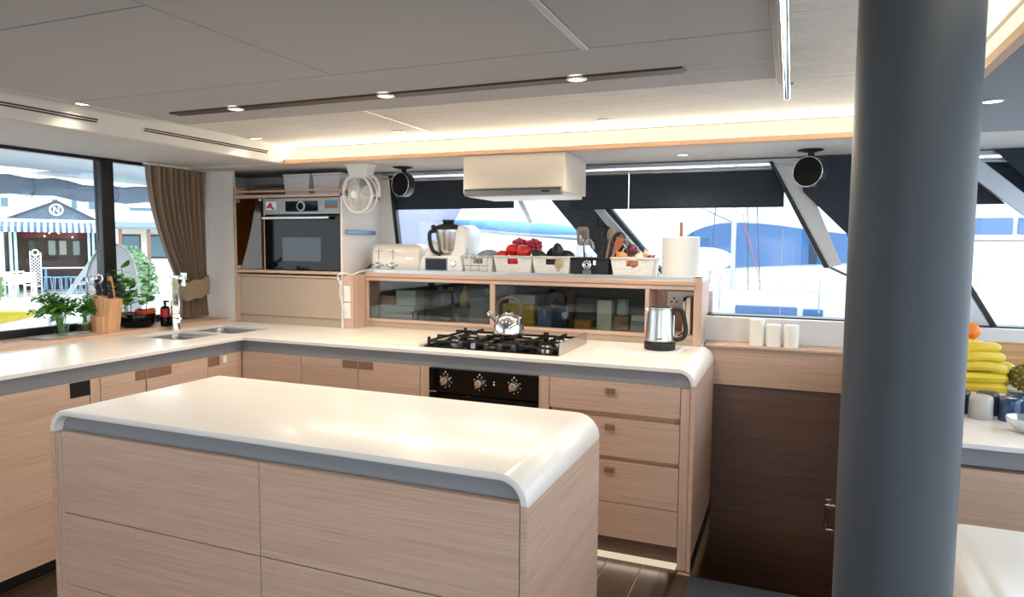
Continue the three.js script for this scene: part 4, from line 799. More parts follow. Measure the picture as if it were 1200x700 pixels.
  mesh('arm', bar([-0.006, 0, 0], [-0.012, 0.14, 0], 0.004), M.chrome, t); mesh('arm', bar([0.006, 0, 0], [0.012, 0.14, 0], 0.004), M.chrome, t);
  const tag = thing('hanging_ornament', 'round silver ornament hanging on the front of the black basket', 'ornament', [-1.085, ST + 0.01, -3.806]);
  mesh('ring', [at(new THREE.TorusGeometry(0.022, 0.006, 10, 30), 0, 0.068, 0.004), at(new THREE.TorusGeometry(0.011, 0.004, 8, 20), 0, 0.068, 0.006)], M.chrome, tag);
  mesh('plate', bx(-0.025, 0.025, 0.012, 0.04, -0.001, 0.004, 0.002), M.tin, tag); mesh('string', bar([0, 0.088, 0.003], [-0.006, 0.13, -0.002], 0.0015, 5), M.rubber, tag);
}
{ // onions and garlic
  const on = std('#c98a52', 0.4), red = phy({ color: '#5d2238', roughness: 0.3, clearcoat: 0.3 }), gar = std('#d8c2ae', 0.6), shal = std('#b2765a', 0.45), G = 'onions and garlic in the wicker basket';
  const og = lathe([[0, -0.036], [0.012, -0.034], [0.03, -0.02], [0.037, 0], [0.03, 0.02], [0.014, 0.032], [0.006, 0.042], [0.003, 0.052], [0, 0.053]], 24);
  for (const [x, y, z, s, m, l, a] of [[-0.9, 0.12, -3.875, 1, on, 'golden onion nearest the black basket', 0.7], [-0.85, 0.165, -3.925, 1, red, 'purple red onion on top of the onion basket', 0.2], [-0.86, 0.1, -3.86, 0.85, on, 'golden onion seen through the basket handle hole', 1.2], [-0.8, 0.12, -3.88, 0.8, gar, 'pale garlic bulb in the middle of the onion basket', -0.4], [-0.765, 0.12, -3.9, 0.75, shal, 'papery brown shallot on the onion basket', 0.9], [-0.735, 0.115, -3.88, 0.7, red, 'small purple onion at the paper towel side', -0.8], [-0.77, 0.125, -3.95, 0.9, gar, 'garlic bulb at the back of the onion basket', 0.3], [-0.82, 0.085, -3.84, 0.7, shal, 'brown shallot low behind the basket front', 0.3]]) {
    const t = thing('onion', l, 'onion', [x, ST + y, z], 0, G); t.scale.setScalar(s); t.rotation.z = a; shareMesh('bulb', og, m, t);
    mesh('root', ball(0.007, 0, -0.036, 0, 1, 0.5, 1, 8), gar, t);
  }
}
{
  const p = thing('paper_towel_roll', 'white paper towel roll on a wooden rod at the end of the shelf', 'paper towel', [-0.572, ST, -3.9]);
  mesh('roll', lathe([[0.02, 0.012], [0.1, 0.012], [0.102, 0.016], [0.102, 0.236], [0.1, 0.24], [0.02, 0.24], [0.02, 0.012]], 48), std('#f2efeb', 0.9), p);
  mesh('rod', cyl(0.0095, 0.0095, 0.31, 0, 0.01, 0, 16), std('#8f5f49', 0.5), p);
  mesh('base', cyl(0.1, 0.098, 0.011, 0, 0, 0, 40), M.tanWood, p);
}
// ---- on the worktop
{
  const k = thing('stovetop_kettle', 'shiny chrome stovetop kettle with arched handle on the hob', 'kettle', [-1.4, CT + 0.05, -3.4], 0);
  mesh('body', lathe([[0, 0], [0.076, 0], [0.082, 0.004], [0.083, 0.02], [0.08, 0.06], [0.068, 0.095], [0.046, 0.115], [0.03, 0.12], [0.03, 0.123], [0, 0.123]], 56), M.chrome, k);
  mesh('lid', lathe([[0, 0.131], [0.026, 0.127], [0.03, 0.122], [0, 0.122]], 32), M.chrome, k);
  mesh('lid_knob', lathe([[0, 0.15], [0.009, 0.148], [0.011, 0.14], [0.006, 0.131], [0, 0.13]], 20), M.rubber, k);
  mesh('spout', [tube([[-0.06, 0.075, 0.0], [-0.085, 0.092, 0.0], [-0.108, 0.112, 0.0]], 0.014, 16, 14), at(cyl(0.016, 0.013, 0.022, 0, 0, 0, 16), -0.105, 0.109, 0, 0, 0, 0.8)], M.chrome, k);
  mesh('whistle', at(cyl(0.012, 0.01, 0.016, 0, 0, 0, 14), -0.118, 0.122, 0, 0, 0, 0.8), M.rubber, k);
  mesh('handle', tube([[-0.062, 0.1, 0], [-0.07, 0.14, 0], [-0.052, 0.185, 0], [0, 0.206, 0], [0.052, 0.185, 0], [0.07, 0.14, 0], [0.062, 0.1, 0]], 0.008, 50, 10), std('#4a413e', 0.35), k);
  mesh('handle_lug', [ball(0.012, -0.062, 0.1, 0), ball(0.012, 0.062, 0.1, 0)], M.chrome, k);
}
{
  const t = thing('drying_mat', 'white perforated drying mat under the electric kettle', 'mat', [-0.72, CT, -3.555], 0);
  const g = []; for (let i = 0; i < 30; i++) g.push(bx(-0.2 + i * 0.0137, -0.2 + i * 0.0137 + 0.006, 0.001, 0.007, -0.15, 0.15, 0));
  for (let i = 0; i < 22; i++) g.push(bx(-0.2, 0.2, 0.001, 0.0065, -0.15 + i * 0.0141, -0.15 + i * 0.0141 + 0.006, 0));
  mesh('grid', g, M.white, t); mesh('border', [bx(-0.205, 0.205, 0, 0.008, -0.156, -0.148), bx(-0.205, 0.205, 0, 0.008, 0.148, 0.156), bx(-0.205, -0.197, 0, 0.008, -0.15, 0.15), bx(0.197, 0.205, 0, 0.008, -0.15, 0.15)], M.white, t);
}
{
  const k = thing('electric_kettle', 'brushed steel electric kettle with black handle on a white mat', 'kettle', [-0.617, CT + 0.0085, -3.56], 0.1);
  mesh('base', lathe([[0, 0], [0.077, 0], [0.08, 0.004], [0.08, 0.036], [0.078, 0.038], [0, 0.038]], 44), M.rubber, k);
  mesh('body', lathe([[0, 0.038], [0.077, 0.038], [0.076, 0.05], [0.063, 0.2], [0.06, 0.218], [0.056, 0.218], [0, 0.214]], 48), M.steel, k);
  mesh('lid', lathe([[0, 0.226], [0.04, 0.224], [0.055, 0.218], [0, 0.216]], 32), M.rubber, k);
  mesh('spout', ext(shapeOf([[0, 0], [0.035, 0], [0, -0.05]]), 0.04, 0.004).translate(0, 0, -0.02).rotateY(Math.PI).translate(-0.045, 0.214, 0), M.steel, k);
  mesh('handle', [tube([[0.058, 0.205, 0], [0.085, 0.212, 0], [0.108, 0.2, 0], [0.122, 0.15, 0], [0.128, 0.09, 0], [0.115, 0.062, 0], [0.075, 0.05, 0]], 0.012, 44, 12), bx(0.055, 0.075, 0.03, 0.21, -0.012, 0.012, 0.004)], M.rubber, k);
  mesh('water_window', bx(0.068, 0.0735, 0.07, 0.18, 0.016, 0.022, 0.002), M.chrome, k);
  mesh('emblem', bx(-0.012, 0.016, 0.058, 0.0635, 0.0745, 0.076, 0.0005), M.black, k);
}
// candles on the ledge
for (const [x, h, l] of [[-0.157, 0.142, 'tallest of three white pillar candles, beside the shelf unit'], [-0.074, 0.118, 'middle short white pillar candle on the ledge'], [0.015, 0.118, 'short white pillar candle standing apart nearest the pillar']]) {
  const c = thing('pillar_candle', l, 'candle', [x, 0.93, -3.905], 0, 'white candles on the window ledge');
  mesh('wax', lathe([[0, 0], [0.036, 0], [0.0375, 0.002], [0.0375, h - 0.003], [0.035, h], [0.03, h - 0.004], [0.022, h - 0.016], [0, h - 0.018]], 32), phy({ color: '#f6f2e8', roughness: 0.5, sheen: 0.2 }), c);
  mesh('flame_tip', lathe([[0, h + 0.004], [0.005, h - 0.006], [0.004, h - 0.018], [0, h - 0.018]], 12), std('#e6d9bd', 0.5), c);
}

// ================================================================ BY THE SIDE WINDOW
{ // curtain, gathered by a tie
  const c = thing('curtain', 'taupe pleated curtain gathered by a tie-back beside the side window', 'curtain');
  const panel = (y0, y1, edge, n, name, amp) => {
    const nu = 150, nv = n, pos = [], uv = [], idx = [];
    for (let j = 0; j <= nv; j++) for (let i = 0; i <= nu; i++) {
      const v = j / nv, u = i / nu, y = y1 + (y0 - y1) * v, [za, zb, a] = edge(v);
      const ph = u * Math.PI * 2 * 9, fold = Math.sin(ph) + 0.35 * Math.sin(ph * 2 + 1.3 + v * 1.5) + 0.25 * Math.sin(ph * 0.5 + 2.1);
      pos.push(-3.765 + amp * a * fold, y, za + (zb - za) * u + 0.006 * Math.cos(ph)); uv.push(u * 0.9, v);
    }
    for (let j = 0; j < nv; j++) for (let i = 0; i < nu; i++) { const a = j * (nu + 1) + i; idx.push(a, a + nu + 1, a + 1, a + 1, a + nu + 1, a + nu + 2); }
    const g = new THREE.BufferGeometry(); g.setAttribute('position', new THREE.Float32BufferAttribute(pos, 3)); g.setAttribute('uv', new THREE.Float32BufferAttribute(uv, 2)); g.setIndex(idx); g.computeVertexNormals();
    M.curtain.side = THREE.DoubleSide; mesh(name, g, M.curtain, c);
  };
  panel(1.16, 1.945, (v) => { const s = v * v * (1.25 - 0.25 * v); return [-3.60 + 0.005 * v, -3.19 - 0.215 * s, 1 - 0.45 * v]; }, 40, 'cloth', 0.042);
  panel(0.955, 1.16, (v) => [-3.60, -3.405 + 0.0 * v, 0.6 + 0.35 * v], 14, 'cloth', 0.03);
  { // wide band wrapped round the gathered cloth, higher at the wall side
    const pos = [], idx = [], n = 48, rows = 6;
    for (let j = 0; j <= rows; j++) for (let i = 0; i <= n; i++) { const a = (i / n) * 6.2832, w = 1 - 0.25 * (j / rows - 0.5) ** 2, cz = Math.cos(a); pos.push(-3.765 + 0.062 * w * Math.sin(a), 1.09 + 0.125 * (j / rows) - 0.02 * cz + 0.006 * Math.sin(a * 7 + j), -3.505 + 0.122 * w * cz); }
    for (let j = 0; j < rows; j++) for (let i = 0; i < n; i++) { const a = j * (n + 1) + i; idx.push(a, a + 1, a + n + 1, a + 1, a + n + 2, a + n + 1); }
    const g = new THREE.BufferGeometry(); g.setAttribute('position', new THREE.Float32BufferAttribute(pos, 3)); g.setIndex(idx); g.computeVertexNormals(); mesh('tie_back', uvBox(g), M.curtain, c);
  }
  mesh('rail', bx(-3.79, -3.75, 1.948, 1.962, -3.63, -3.15, 0.003), M.white, c);
}
{ // tap
  const f = thing('kitchen_tap', 'square chrome mixer tap behind the double sink', 'tap', [-3.53, CT, -3.13], -0.35);
  mesh('base', bx(-0.024, 0.024, 0, 0.1, -0.024, 0.024, 0.004), M.chrome, f);
  mesh('column', bx(-0.014, 0.014, 0.1, 0.335, -0.02, 0.02, 0.003), M.chrome, f);
  mesh('spout', [bx(-0.014, 0.16, 0.318, 0.34, -0.015, 0.015, 0.003)], M.chrome, f);
  mesh('nozzle', [cyl(0.011, 0.011, 0.07, 0.148, 0.285, 0, 20), cyl(0.017, 0.017, 0.02, 0.148, 0.28, 0, 20), bx(0.13, 0.165, 0.318, 0.36, -0.012, 0.012, 0.003)], M.chrome, f);
  mesh('lever', bx(0.024, 0.08, 0.07, 0.082, -0.01, 0.01, 0.002), M.chrome, f);
}
{
  const s = thing('soap_bottle', 'small black soap bottle with red band beside the tap', 'bottle', [-3.6, 0.94, -3.12]);
  mesh('body', lathe([[0, 0], [0.026, 0], [0.028, 0.004], [0.028, 0.11], [0.02, 0.125], [0, 0.125]], 28), M.blackGloss, s);
  mesh('band', cyl(0.0285, 0.0285, 0.05, 0, 0.06, 0, 28), std('#b3222a', 0.4), s);
  mesh('pump', [cyl(0.008, 0.008, 0.03, 0, 0.125, 0, 12), bx(-0.008, 0.03, 0.15, 0.16, -0.008, 0.008, 0.003)], M.rubber, s);
}
// flat parsley-like leaf: three lobes
const lobed = (s) => { const sh = new THREE.Shape(); const P = []; for (let i = 0; i < 26; i++) { const a = (i / 26) * Math.PI * 2, r = s * (0.55 + 0.45 * Math.abs(Math.cos(a * 1.5)) ** 1.2 + 0.08 * Math.sin(a * 13)); P.push(new THREE.Vector2(r * Math.cos(a), r * Math.sin(a))); } sh.setFromPoints(P); return new THREE.ShapeGeometry(sh, 1); };
function herbBunch(parent, n, spread, height, lean, y0, sl) {
  const stems = [], A = [], B = [];
  for (let i = 0; i < n; i++) {
    const a = rnd() * 6.283, r = Math.sqrt(rnd()) * spread, top = [lean[0] + r * Math.cos(a), y0 + height * rr(0.35, 1) * (1 - 0.35 * r / spread), lean[1] + r * Math.sin(a)];
    const mid = [top[0] * 0.45, y0 * 0.7 + top[1] * 0.35, top[2] * 0.45], foot = [rr(-0.015, 0.015), 0.015, rr(-0.015, 0.015)];
    if (r > spread * 0.75 && rnd() < 0.6) top[1] -= 0.07;
    stems.push(tube([foot, mid, top], 0.0016, 10, 5));
    for (let k = 0; k < 9; k++) {
      const t = rr(0.5, 1.05), q = [mid[0] + (top[0] - mid[0]) * (t * 2 - 1), mid[1] + (top[1] - mid[1]) * (t * 2 - 1), mid[2] + (top[2] - mid[2]) * (t * 2 - 1)];
      (rnd() < 0.6 ? A : B).push(at(lobed(sl * rr(0.7, 1.25)), q[0] + rr(-0.025, 0.025), q[1] + rr(-0.015, 0.02), q[2] + rr(-0.025, 0.025), -Math.PI / 2 + rr(-0.9, 0.9), 0, rr(0, 6.28)).rotateY(0));
    }
  }
  mesh('stems', stems, M.stem, parent);
  for (const [g, m] of [[A, M.leaf], [B, M.leaf2]]) { const o = mesh('leaves', g, m, parent); o.userData.kind = 'stuff'; }
}
solo('herb_tray', ext(shapeOf(roundRect(0.17, 0.42, 0.02)), 0.008, 0.002).rotateX(-Math.PI / 2).translate(-3.715, 0.94, -2.6), std('#a59a92', 0.5), 'thin grey-brown tray under the two herb jars on the sill', 'tray');
{
  const j = thing('herb_jar', 'glass tumbler of bushy fresh parsley on the window sill', 'herbs', [-3.72, 0.948, -2.545]);
  mesh('glass', lathe([[0, 0], [0.034, 0], [0.038, 0.005], [0.038, 0.115], [0.035, 0.115], [0.034, 0.008], [0, 0.008]], 32), M.jar, j);
  mesh('water', cyl(0.033, 0.033, 0.055, 0, 0.009, 0, 28), phy({ color: '#dfeee4', roughness: 0, transmission: 1, thickness: 0, ior: 1.2 }), j);
  herbBunch(j, 46, 0.12, 0.165, [-0.015, 0.02], 0.1, 0.017);
}
{
  const j = thing('herb_jar', 'small glass bottle of dill-like herbs beside the knife block', 'herbs', [-3.7, 0.948, -2.665]);
  mesh('glass', lathe([[0, 0], [0.034, 0], [0.04, 0.006], [0.042, 0.05], [0.036, 0.08], [0.026, 0.1], [0.027, 0.125], [0.024, 0.125], [0.023, 0.1], [0.033, 0.08], [0.038, 0.05], [0.036, 0.01], [0, 0.008]], 32), M.jar, j);
  mesh('water', cyl(0.034, 0.036, 0.04, 0, 0.011, 0, 28), phy({ color: '#c9a63a', roughness: 0, transmission: 1, thickness: 0, ior: 1.2 }), j);
  herbBunch(j, 26, 0.05, 0.14, [0.0, -0.01], 0.1, 0.013);
}
{ // knife block
  const k = thing('knife_block', 'slanted beech knife block full of knives on the sill', 'knife block', [-3.665, 0.94, -2.765], 0.35);
  const prof = shapeOf([[-0.065, 0], [0.05, 0], [0.075, 0.19], [-0.03, 0.225]]);
  mesh('block', uvBox(ext(prof, 0.115, 0.004, 2).translate(0, 0, -0.058), true), M.knifeWood, k);
  mesh('foot', uvBox(bx(-0.01, 0.035, 0, 0.1, 0.058, 0.075, 0.003), true), M.knifeWood, k);
  const ax = V(-0.14, 0.99, 0).normalize();
  [[0.065, -0.045, 0.1], [0.045, -0.01, 0.12], [0.06, 0.03, 0.1], [0.02, -0.045, 0.13], [0.01, 0.0, 0.11], [0.0, 0.045, 0.09]].forEach(([x, z, L], i) => {
    const y = 0.222 - x * 0.28, a = [x, y - 0.01, z], b = [x + ax.x * L, y + ax.y * L, z];
    const h = lab(mesh('knife_handle', [at(bx(-0.009, 0.009, 0, L, -0.013, 0.013, 0.004), x, y - 0.005, z, 0, 0, 0.14)], i === 1 ? M.tanWood : M.rubber, k), i === 1 ? 'brown wooden knife handle' : 'black knife handle');
    for (const q of [0.3, 0.7]) mesh('rivet', ball(0.0035, a[0] + (b[0] - a[0]) * q, a[1] + (b[1] - a[1]) * q, z + 0.013, 1, 1, 1, 8), M.alu, h);
  });
  const s = lab(mesh('scissors', [at(new THREE.TorusGeometry(0.024, 0.005, 8, 26), -0.055, 0.3, 0.02, 0, 0.5, 0), at(new THREE.TorusGeometry(0.024, 0.005, 8, 26), -0.005, 0.31, 0.045, 0, 0.5, 0), bar([-0.05, 0.277, 0.02], [-0.02, 0.2, 0.03], 0.005), bar([-0.01, 0.287, 0.04], [-0.02, 0.2, 0.03], 0.005)], M.chrome, k), 'steel kitchen scissors');
}
{ // basil in pots
  const p = thing('potted_basil', 'tall basil plants in a black bowl with a red pot on the sill', 'plant', [-3.715, 0.94, -3.02], 0);
  mesh('bowl', lathe([[0, 0], [0.07, 0], [0.09, 0.012], [0.1, 0.045], [0.1, 0.082], [0.094, 0.084], [0.092, 0.05], [0.08, 0.016], [0, 0.012]], 44), M.blackGloss, p);
  lab(mesh('red_pot', lathe([[0, 0.016], [0.045, 0.016], [0.058, 0.1], [0.061, 0.103], [0.056, 0.106], [0.052, 0.095], [0, 0.09]], 32).translate(0.03, 0, -0.03), M.terracotta, p), 'red pot');
  lab(mesh('inner_pot', lathe([[0, 0.016], [0.036, 0.016], [0.046, 0.088], [0.049, 0.09], [0.044, 0.092], [0.04, 0.082], [0, 0.08]], 32).translate(-0.03, 0, 0.04), std('#8a4a33', 0.6), p), 'brown pot');
  const lg = (() => { const sh = new THREE.Shape(); sh.moveTo(0, 0); sh.quadraticCurveTo(0.022, 0.012, 0.018, 0.032); sh.quadraticCurveTo(0.012, 0.05, 0, 0.056); sh.quadraticCurveTo(-0.012, 0.05, -0.018, 0.032); sh.quadraticCurveTo(-0.022, 0.012, 0, 0); const g = prep(new THREE.ShapeGeometry(sh, 8)); const q = g.attributes.position; for (let i = 0; i < q.count; i++) { const x = q.getX(i), y = q.getY(i); q.setZ(i, 8 * x * x - 3.2 * (y - 0.02) ** 2); } g.computeVertexNormals(); return g; })();
  for (const [x, z, tx, tz, h, n] of [[-0.04, 0.05, -0.05, 0.06, 0.36, 20], [-0.02, 0.03, -0.01, 0.05, 0.3, 16], [-0.045, 0.03, -0.09, 0.04, 0.29, 14], [0.03, -0.03, 0.035, -0.06, 0.38, 17], [0.04, -0.02, 0.05, -0.02, 0.2, 9], [-0.03, 0.06, -0.03, 0.09, 0.25, 11]]) {
    mesh('stalk', tube([[x, 0.08, z], [(x + tx) / 2 + 0.01, 0.08 + (h - 0.08) * 0.5, (z + tz) / 2], [tx, h, tz]], 0.0028, 14, 6), M.stem, p);
    for (let k = 0; k < n; k++) {
      const t = 0.25 + 0.8 * (k / n), m = shareMesh('leaf', lg, rnd() < 0.55 ? M.leaf : M.leaf2, p); m.position.set(x + (tx - x) * t, 0.08 + (h - 0.08) * t, z + (tz - z) * t);
      m.rotation.order = 'YXZ'; m.rotation.set(rr(0.9, 1.9), k * 2.4 + rr(-0.4, 0.4), 0); m.scale.setScalar(rr(0.9, 1.5));
    }
  }
}
// ================================================================ RIGHT SIDE: SERVING CABINET, FRUIT, MUGS, TABLE
{
  const c = thing('serving_cabinet', 'low oak cabinet with white top and grey channel behind the pillar', 'cabinet');
  const x0 = 0.3, x1 = 1.585, zf = -2.5;
  mesh('body', uvBox(bx(x0, x1, 0, 0.77, -3.98, zf - 0.012)), M.brown, c);
  mesh('door', uvBox(bx(x0, x0 + 0.7, 0.06, 0.765, zf - 0.012, zf), false, 0.3, 0.4), M.oak2, c); mesh('door', uvBox(bx(x0 + 0.703, x0 + 1.4, 0.06, 0.765, zf - 0.012, zf), false, 0.8, 0.1), M.oak2, c);
  mesh('grip_channel', bx(x0, x1, 0.771, 0.832, -3.9, zf - 0.03, 0), M.apron, c);
  mesh('top', bx(x0 - 0.005, x1, 0.832, 0.85, -3.98, zf + 0.004, 0.003), M.solid, c);
  mesh('rear_shelf', bx(x0 - 0.005, x1, 0.885, 0.915, -3.98, -3.02, 0.003), M.white, c);
  mesh('shelf_riser', bx(x0, x1, 0.851, 0.884, -3.97, -3.04, 0), M.wallGray, c);
}
solo('fiddle_board', uvBox(bx(0.78, 1.4, 0.915, 1.06, -3.52, -3.5, 0.003)), M.tanWood, 'tan wooden fiddle board standing behind the pineapple', 'board');
{
  const mats = { g: std('#8c9298', 0.3), w: std('#b9b5b0', 0.35), b: phy({ color: '#1f3f66', roughness: 0.2, clearcoat: 0.6 }), d: std('#3c4757', 0.3) };
  const body = lathe([[0, 0.085], [0.028, 0.084], [0.034, 0.08], [0.037, 0.07], [0.038, 0.0], [0.035, 0.0], [0.034, 0.07], [0.026, 0.08], [0, 0.08]], 32), hd = tube([[0.036, 0.068, 0], [0.058, 0.062, 0], [0.064, 0.04, 0], [0.056, 0.018, 0], [0.036, 0.014, 0]], 0.005, 20, 8), dr = mergeGeometries([prep(body), prep(hd)]);
  const list = [[0.555, -2.89, 'g', 'grey mug in the front row partly behind the pillar'], [0.652, -2.89, 'w', 'pale beige-grey upturned mug below the bananas'], [0.742, -2.89, 'b', 'glossy navy blue upturned mug in the front row'], [0.83, -2.88, 'g', 'grey upturned mug beside the small bowl'], [0.6, -2.97, 'd', 'dark slate mug in the back row below the bananas'], [0.69, -2.975, 'd', 'dark slate mug in the back row next to the navy ones'], [0.78, -2.97, 'b', 'navy mug in the back row below the pineapple']];
  for (const [x, z, m, l] of list) { const t = thing('mug', l, 'mug', [x, 0.85, z], 0, 'upturned mugs on the serving cabinet'); shareMesh('cup', prep(body), mats[m], t); const h = shareMesh('handle', prep(hd), mats[m], t); h.rotation.y = 1.9; }
  const b = thing('bowl', 'small shiny steel bowl at the end of the mug row', 'bowl', [0.745, 0.85, -2.72]);
  mesh('dish', lathe([[0, 0.004], [0.025, 0.004], [0.05, 0.035], [0.058, 0.05], [0.06, 0.05], [0.055, 0.03], [0.028, 0], [0, 0]], 36), std('#d5d9dd', 0.15, 0.7, { side: THREE.DoubleSide }), b);
  mesh('foot', cyl(0.027, 0.027, 0.003, 0, 0, 0, 24), M.tin, b);
}
{ // banana bunch
  const b = thing('banana_bunch', 'big bunch of ripe yellow bananas on the shelf above the mugs', 'bananas', [0.63, 0.915, -3.1]);
  const bm = std('#ffffff', 0.42, 0, { map: tex(256, 64, (u, v) => { const e = Math.min(u, 1 - u), g = e < 0.12 ? 1 - e / 0.12 : 0, s = vn(u * 37, v * 11, 37, 11, 77) > 0.93 ? 0.72 : 1; return [(226 - 60 * g * g) * s, (196 - 20 * g) * s, (58 - 10 * g) * s]; }, true) });
  const ban = (L, bend, r) => {
    const n = 26, m = 10, pos = [], uv = [], idx = [];
    for (let i = 0; i <= n; i++) {
      const t = i / n, a = (t - 0.5) * bend, Rr = L / bend, cx = Rr * Math.sin(a), cz = Rr * (Math.cos(a) - 1), ang = a;
      const k = t < 0.14 ? 0.26 + 0.74 * Math.pow(t / 0.14, 1.5) : t > 0.88 ? Math.max(0.16, Math.sqrt(1 - ((t - 0.88) / 0.13) ** 2)) : 1;
      for (let j = 0; j <= m; j++) { const q = (j / m) * Math.PI * 2, f = r * k * (1 + 0.06 * Math.cos(q * 5)), nx = Math.cos(q) * f, ny = Math.sin(q) * f; pos.push(cx + nx * Math.sin(ang), ny, cz + nx * Math.cos(ang)); uv.push(t, j / m); }
    }
    for (let i = 0; i < n; i++) for (let j = 0; j < m; j++) { const a = i * (m + 1) + j; idx.push(a, a + 1, a + m + 1, a + 1, a + m + 2, a + m + 1); }
    const g = new THREE.BufferGeometry(); g.setAttribute('position', new THREE.Float32BufferAttribute(pos, 3)); g.setAttribute('uv', new THREE.Float32BufferAttribute(uv, 2)); g.setIndex(idx); g.computeVertexNormals(); return g;
  };
  bm.side = THREE.DoubleSide;
  const g = ban(0.215, 1.15, 0.0205);
  for (const [x, y, z, ry, rz] of [[0.045, 0.019, 0.03, 0, 0.0], [0.045, 0.054, 0.035, 0.03, 0.03], [0.043, 0.098, 0.03, -0.03, 0.04], [0.035, 0.132, 0.02, 0.06, 0.14], [0.02, 0.16, 0.0, -0.05, 0.24], [-0.01, 0.175, -0.02, 0.1, 0.05], [0.03, 0.03, -0.02, 0.1, 0], [0.03, 0.09, -0.03, 0.12, 0.05]]) { const m = shareMesh('banana', g, bm, b); m.position.set(x, y, z); m.rotation.order = 'YZX'; m.rotation.set(y < 0.06 ? -0.1 : -0.75, ry, rz); }
  mesh('crown', at(cyl(0.02, 0.016, 0.12, 0, 0, 0, 12), -0.06, 0.03, -0.01), std('#9a8a3a', 0.6), b);
}
solo('orange', (() => { const g = ball(0.037, 0.663, 1.135, -3.17, 1, 0.92, 1, 28); return g; })(), std('#f07c1e', 0.42, 0, { bumpMap: tex(128, 128, mono((u, v) => vn(u * 60, v * 40, 60, 40, 9)), false), bumpScale: 0.0008 }), 'bright orange lying on top of the bananas', 'orange');
{
  const m = thing('melon', 'pale green melon behind the bananas under the orange', 'melon', [0.64, 0.915, -3.24]);
  mesh('fruit', ball(0.098, 0, 0.094, 0, 1.0, 0.95, 0.95, 36), std('#b7c46a', 0.5), m); mesh('stem', cyl(0.006, 0.005, 0.02, 0.0, 0.183, 0, 8), M.stem, m);
}
solo('lemon', ball(0.032, 0.79, 0.985, -3.2, 1.35, 1, 1, 24), std('#e2cf3c', 0.4), 'yellow lemon between the bananas and the pineapple', 'lemon');
solo('papaya', ball(0.055, 0.8, 0.915 + 0.04, -3.27, 1.2, 0.75, 0.8, 24), std('#a9b04a', 0.5), 'green-yellow papaya lying under the lemon', 'fruit');
{ // pineapple on its side: eyes arranged in spirals
  const p = thing('pineapple', 'ripe pineapple with dark golden scales lying beside the bananas', 'pineapple', [0.862, 0.975, -3.1]);
  mesh('core', ball(0.055, 0, 0, 0, 1.5, 1, 1, 28), std('#6b5a25', 0.7), p);
  const eye = prep(new THREE.ConeGeometry(0.0115, 0.011, 6)), em = std('#8f7a2e', 0.55), em2 = std('#57571f', 0.6);
  for (let i = 0; i < 170; i++) { const t = -0.93 + 1.86 * (i / 169), a = i * 2.39996, r = Math.sqrt(1 - t * t), n = V(t / 1.5, r * Math.cos(a), r * Math.sin(a)).normalize(), m = shareMesh('eye', eye, i % 3 ? em : em2, p); m.position.set(t * 0.082, r * 0.056 * Math.cos(a), r * 0.056 * Math.sin(a)); m.quaternion.setFromUnitVectors(V(0, 1, 0), n); }
  mesh('crown', Array.from({ length: 26 }, (_, i) => { const a = i * 2.4, s = 0.35 + 0.5 * (i / 26); return at(new THREE.ConeGeometry(0.009, 0.11, 4), 0, 0.055, 0).rotateZ(-Math.PI / 2 + s * Math.cos(a) * 0.7).rotateX(0).rotateY(s * Math.sin(a)).translate(0.075, 0, 0); }), M.leaf, p);
}
{ // table at the lower right
  const t = thing('saloon_table', 'white table with rolled edge standing in front of the serving cabinet', 'table');
  mesh('top', toCreasedNormals(ext(shapeOf(rolled(0.335, 1.55, 0.09, 0.03, true, false, 0.78)), 1.25, 0.004, 2).translate(0, 0, -1.95), 0.6), M.solid, t);
  mesh('side_panel', uvBox(bx(0.34, 0.36, 0, 0.689, -1.94, -0.72)), M.oak, t);
  mesh('leg', bx(1.45, 1.51, 0, 0.75, -1.9, -1.84, 0.004), M.alu, t); mesh('leg', bx(1.45, 1.51, 0, 0.75, -0.84, -0.78, 0.004), M.alu, t);
}
solo('floor_mat', ext(shapeOf(roundRect(0.66, 1.3, 0.02)), 0.006, 0.002).rotateX(-Math.PI / 2).translate(-0.04, 0.0, -2.36), std('#2b313c', 0.8), 'dark blue-grey mat on the floor at the top of the steps', 'mat');

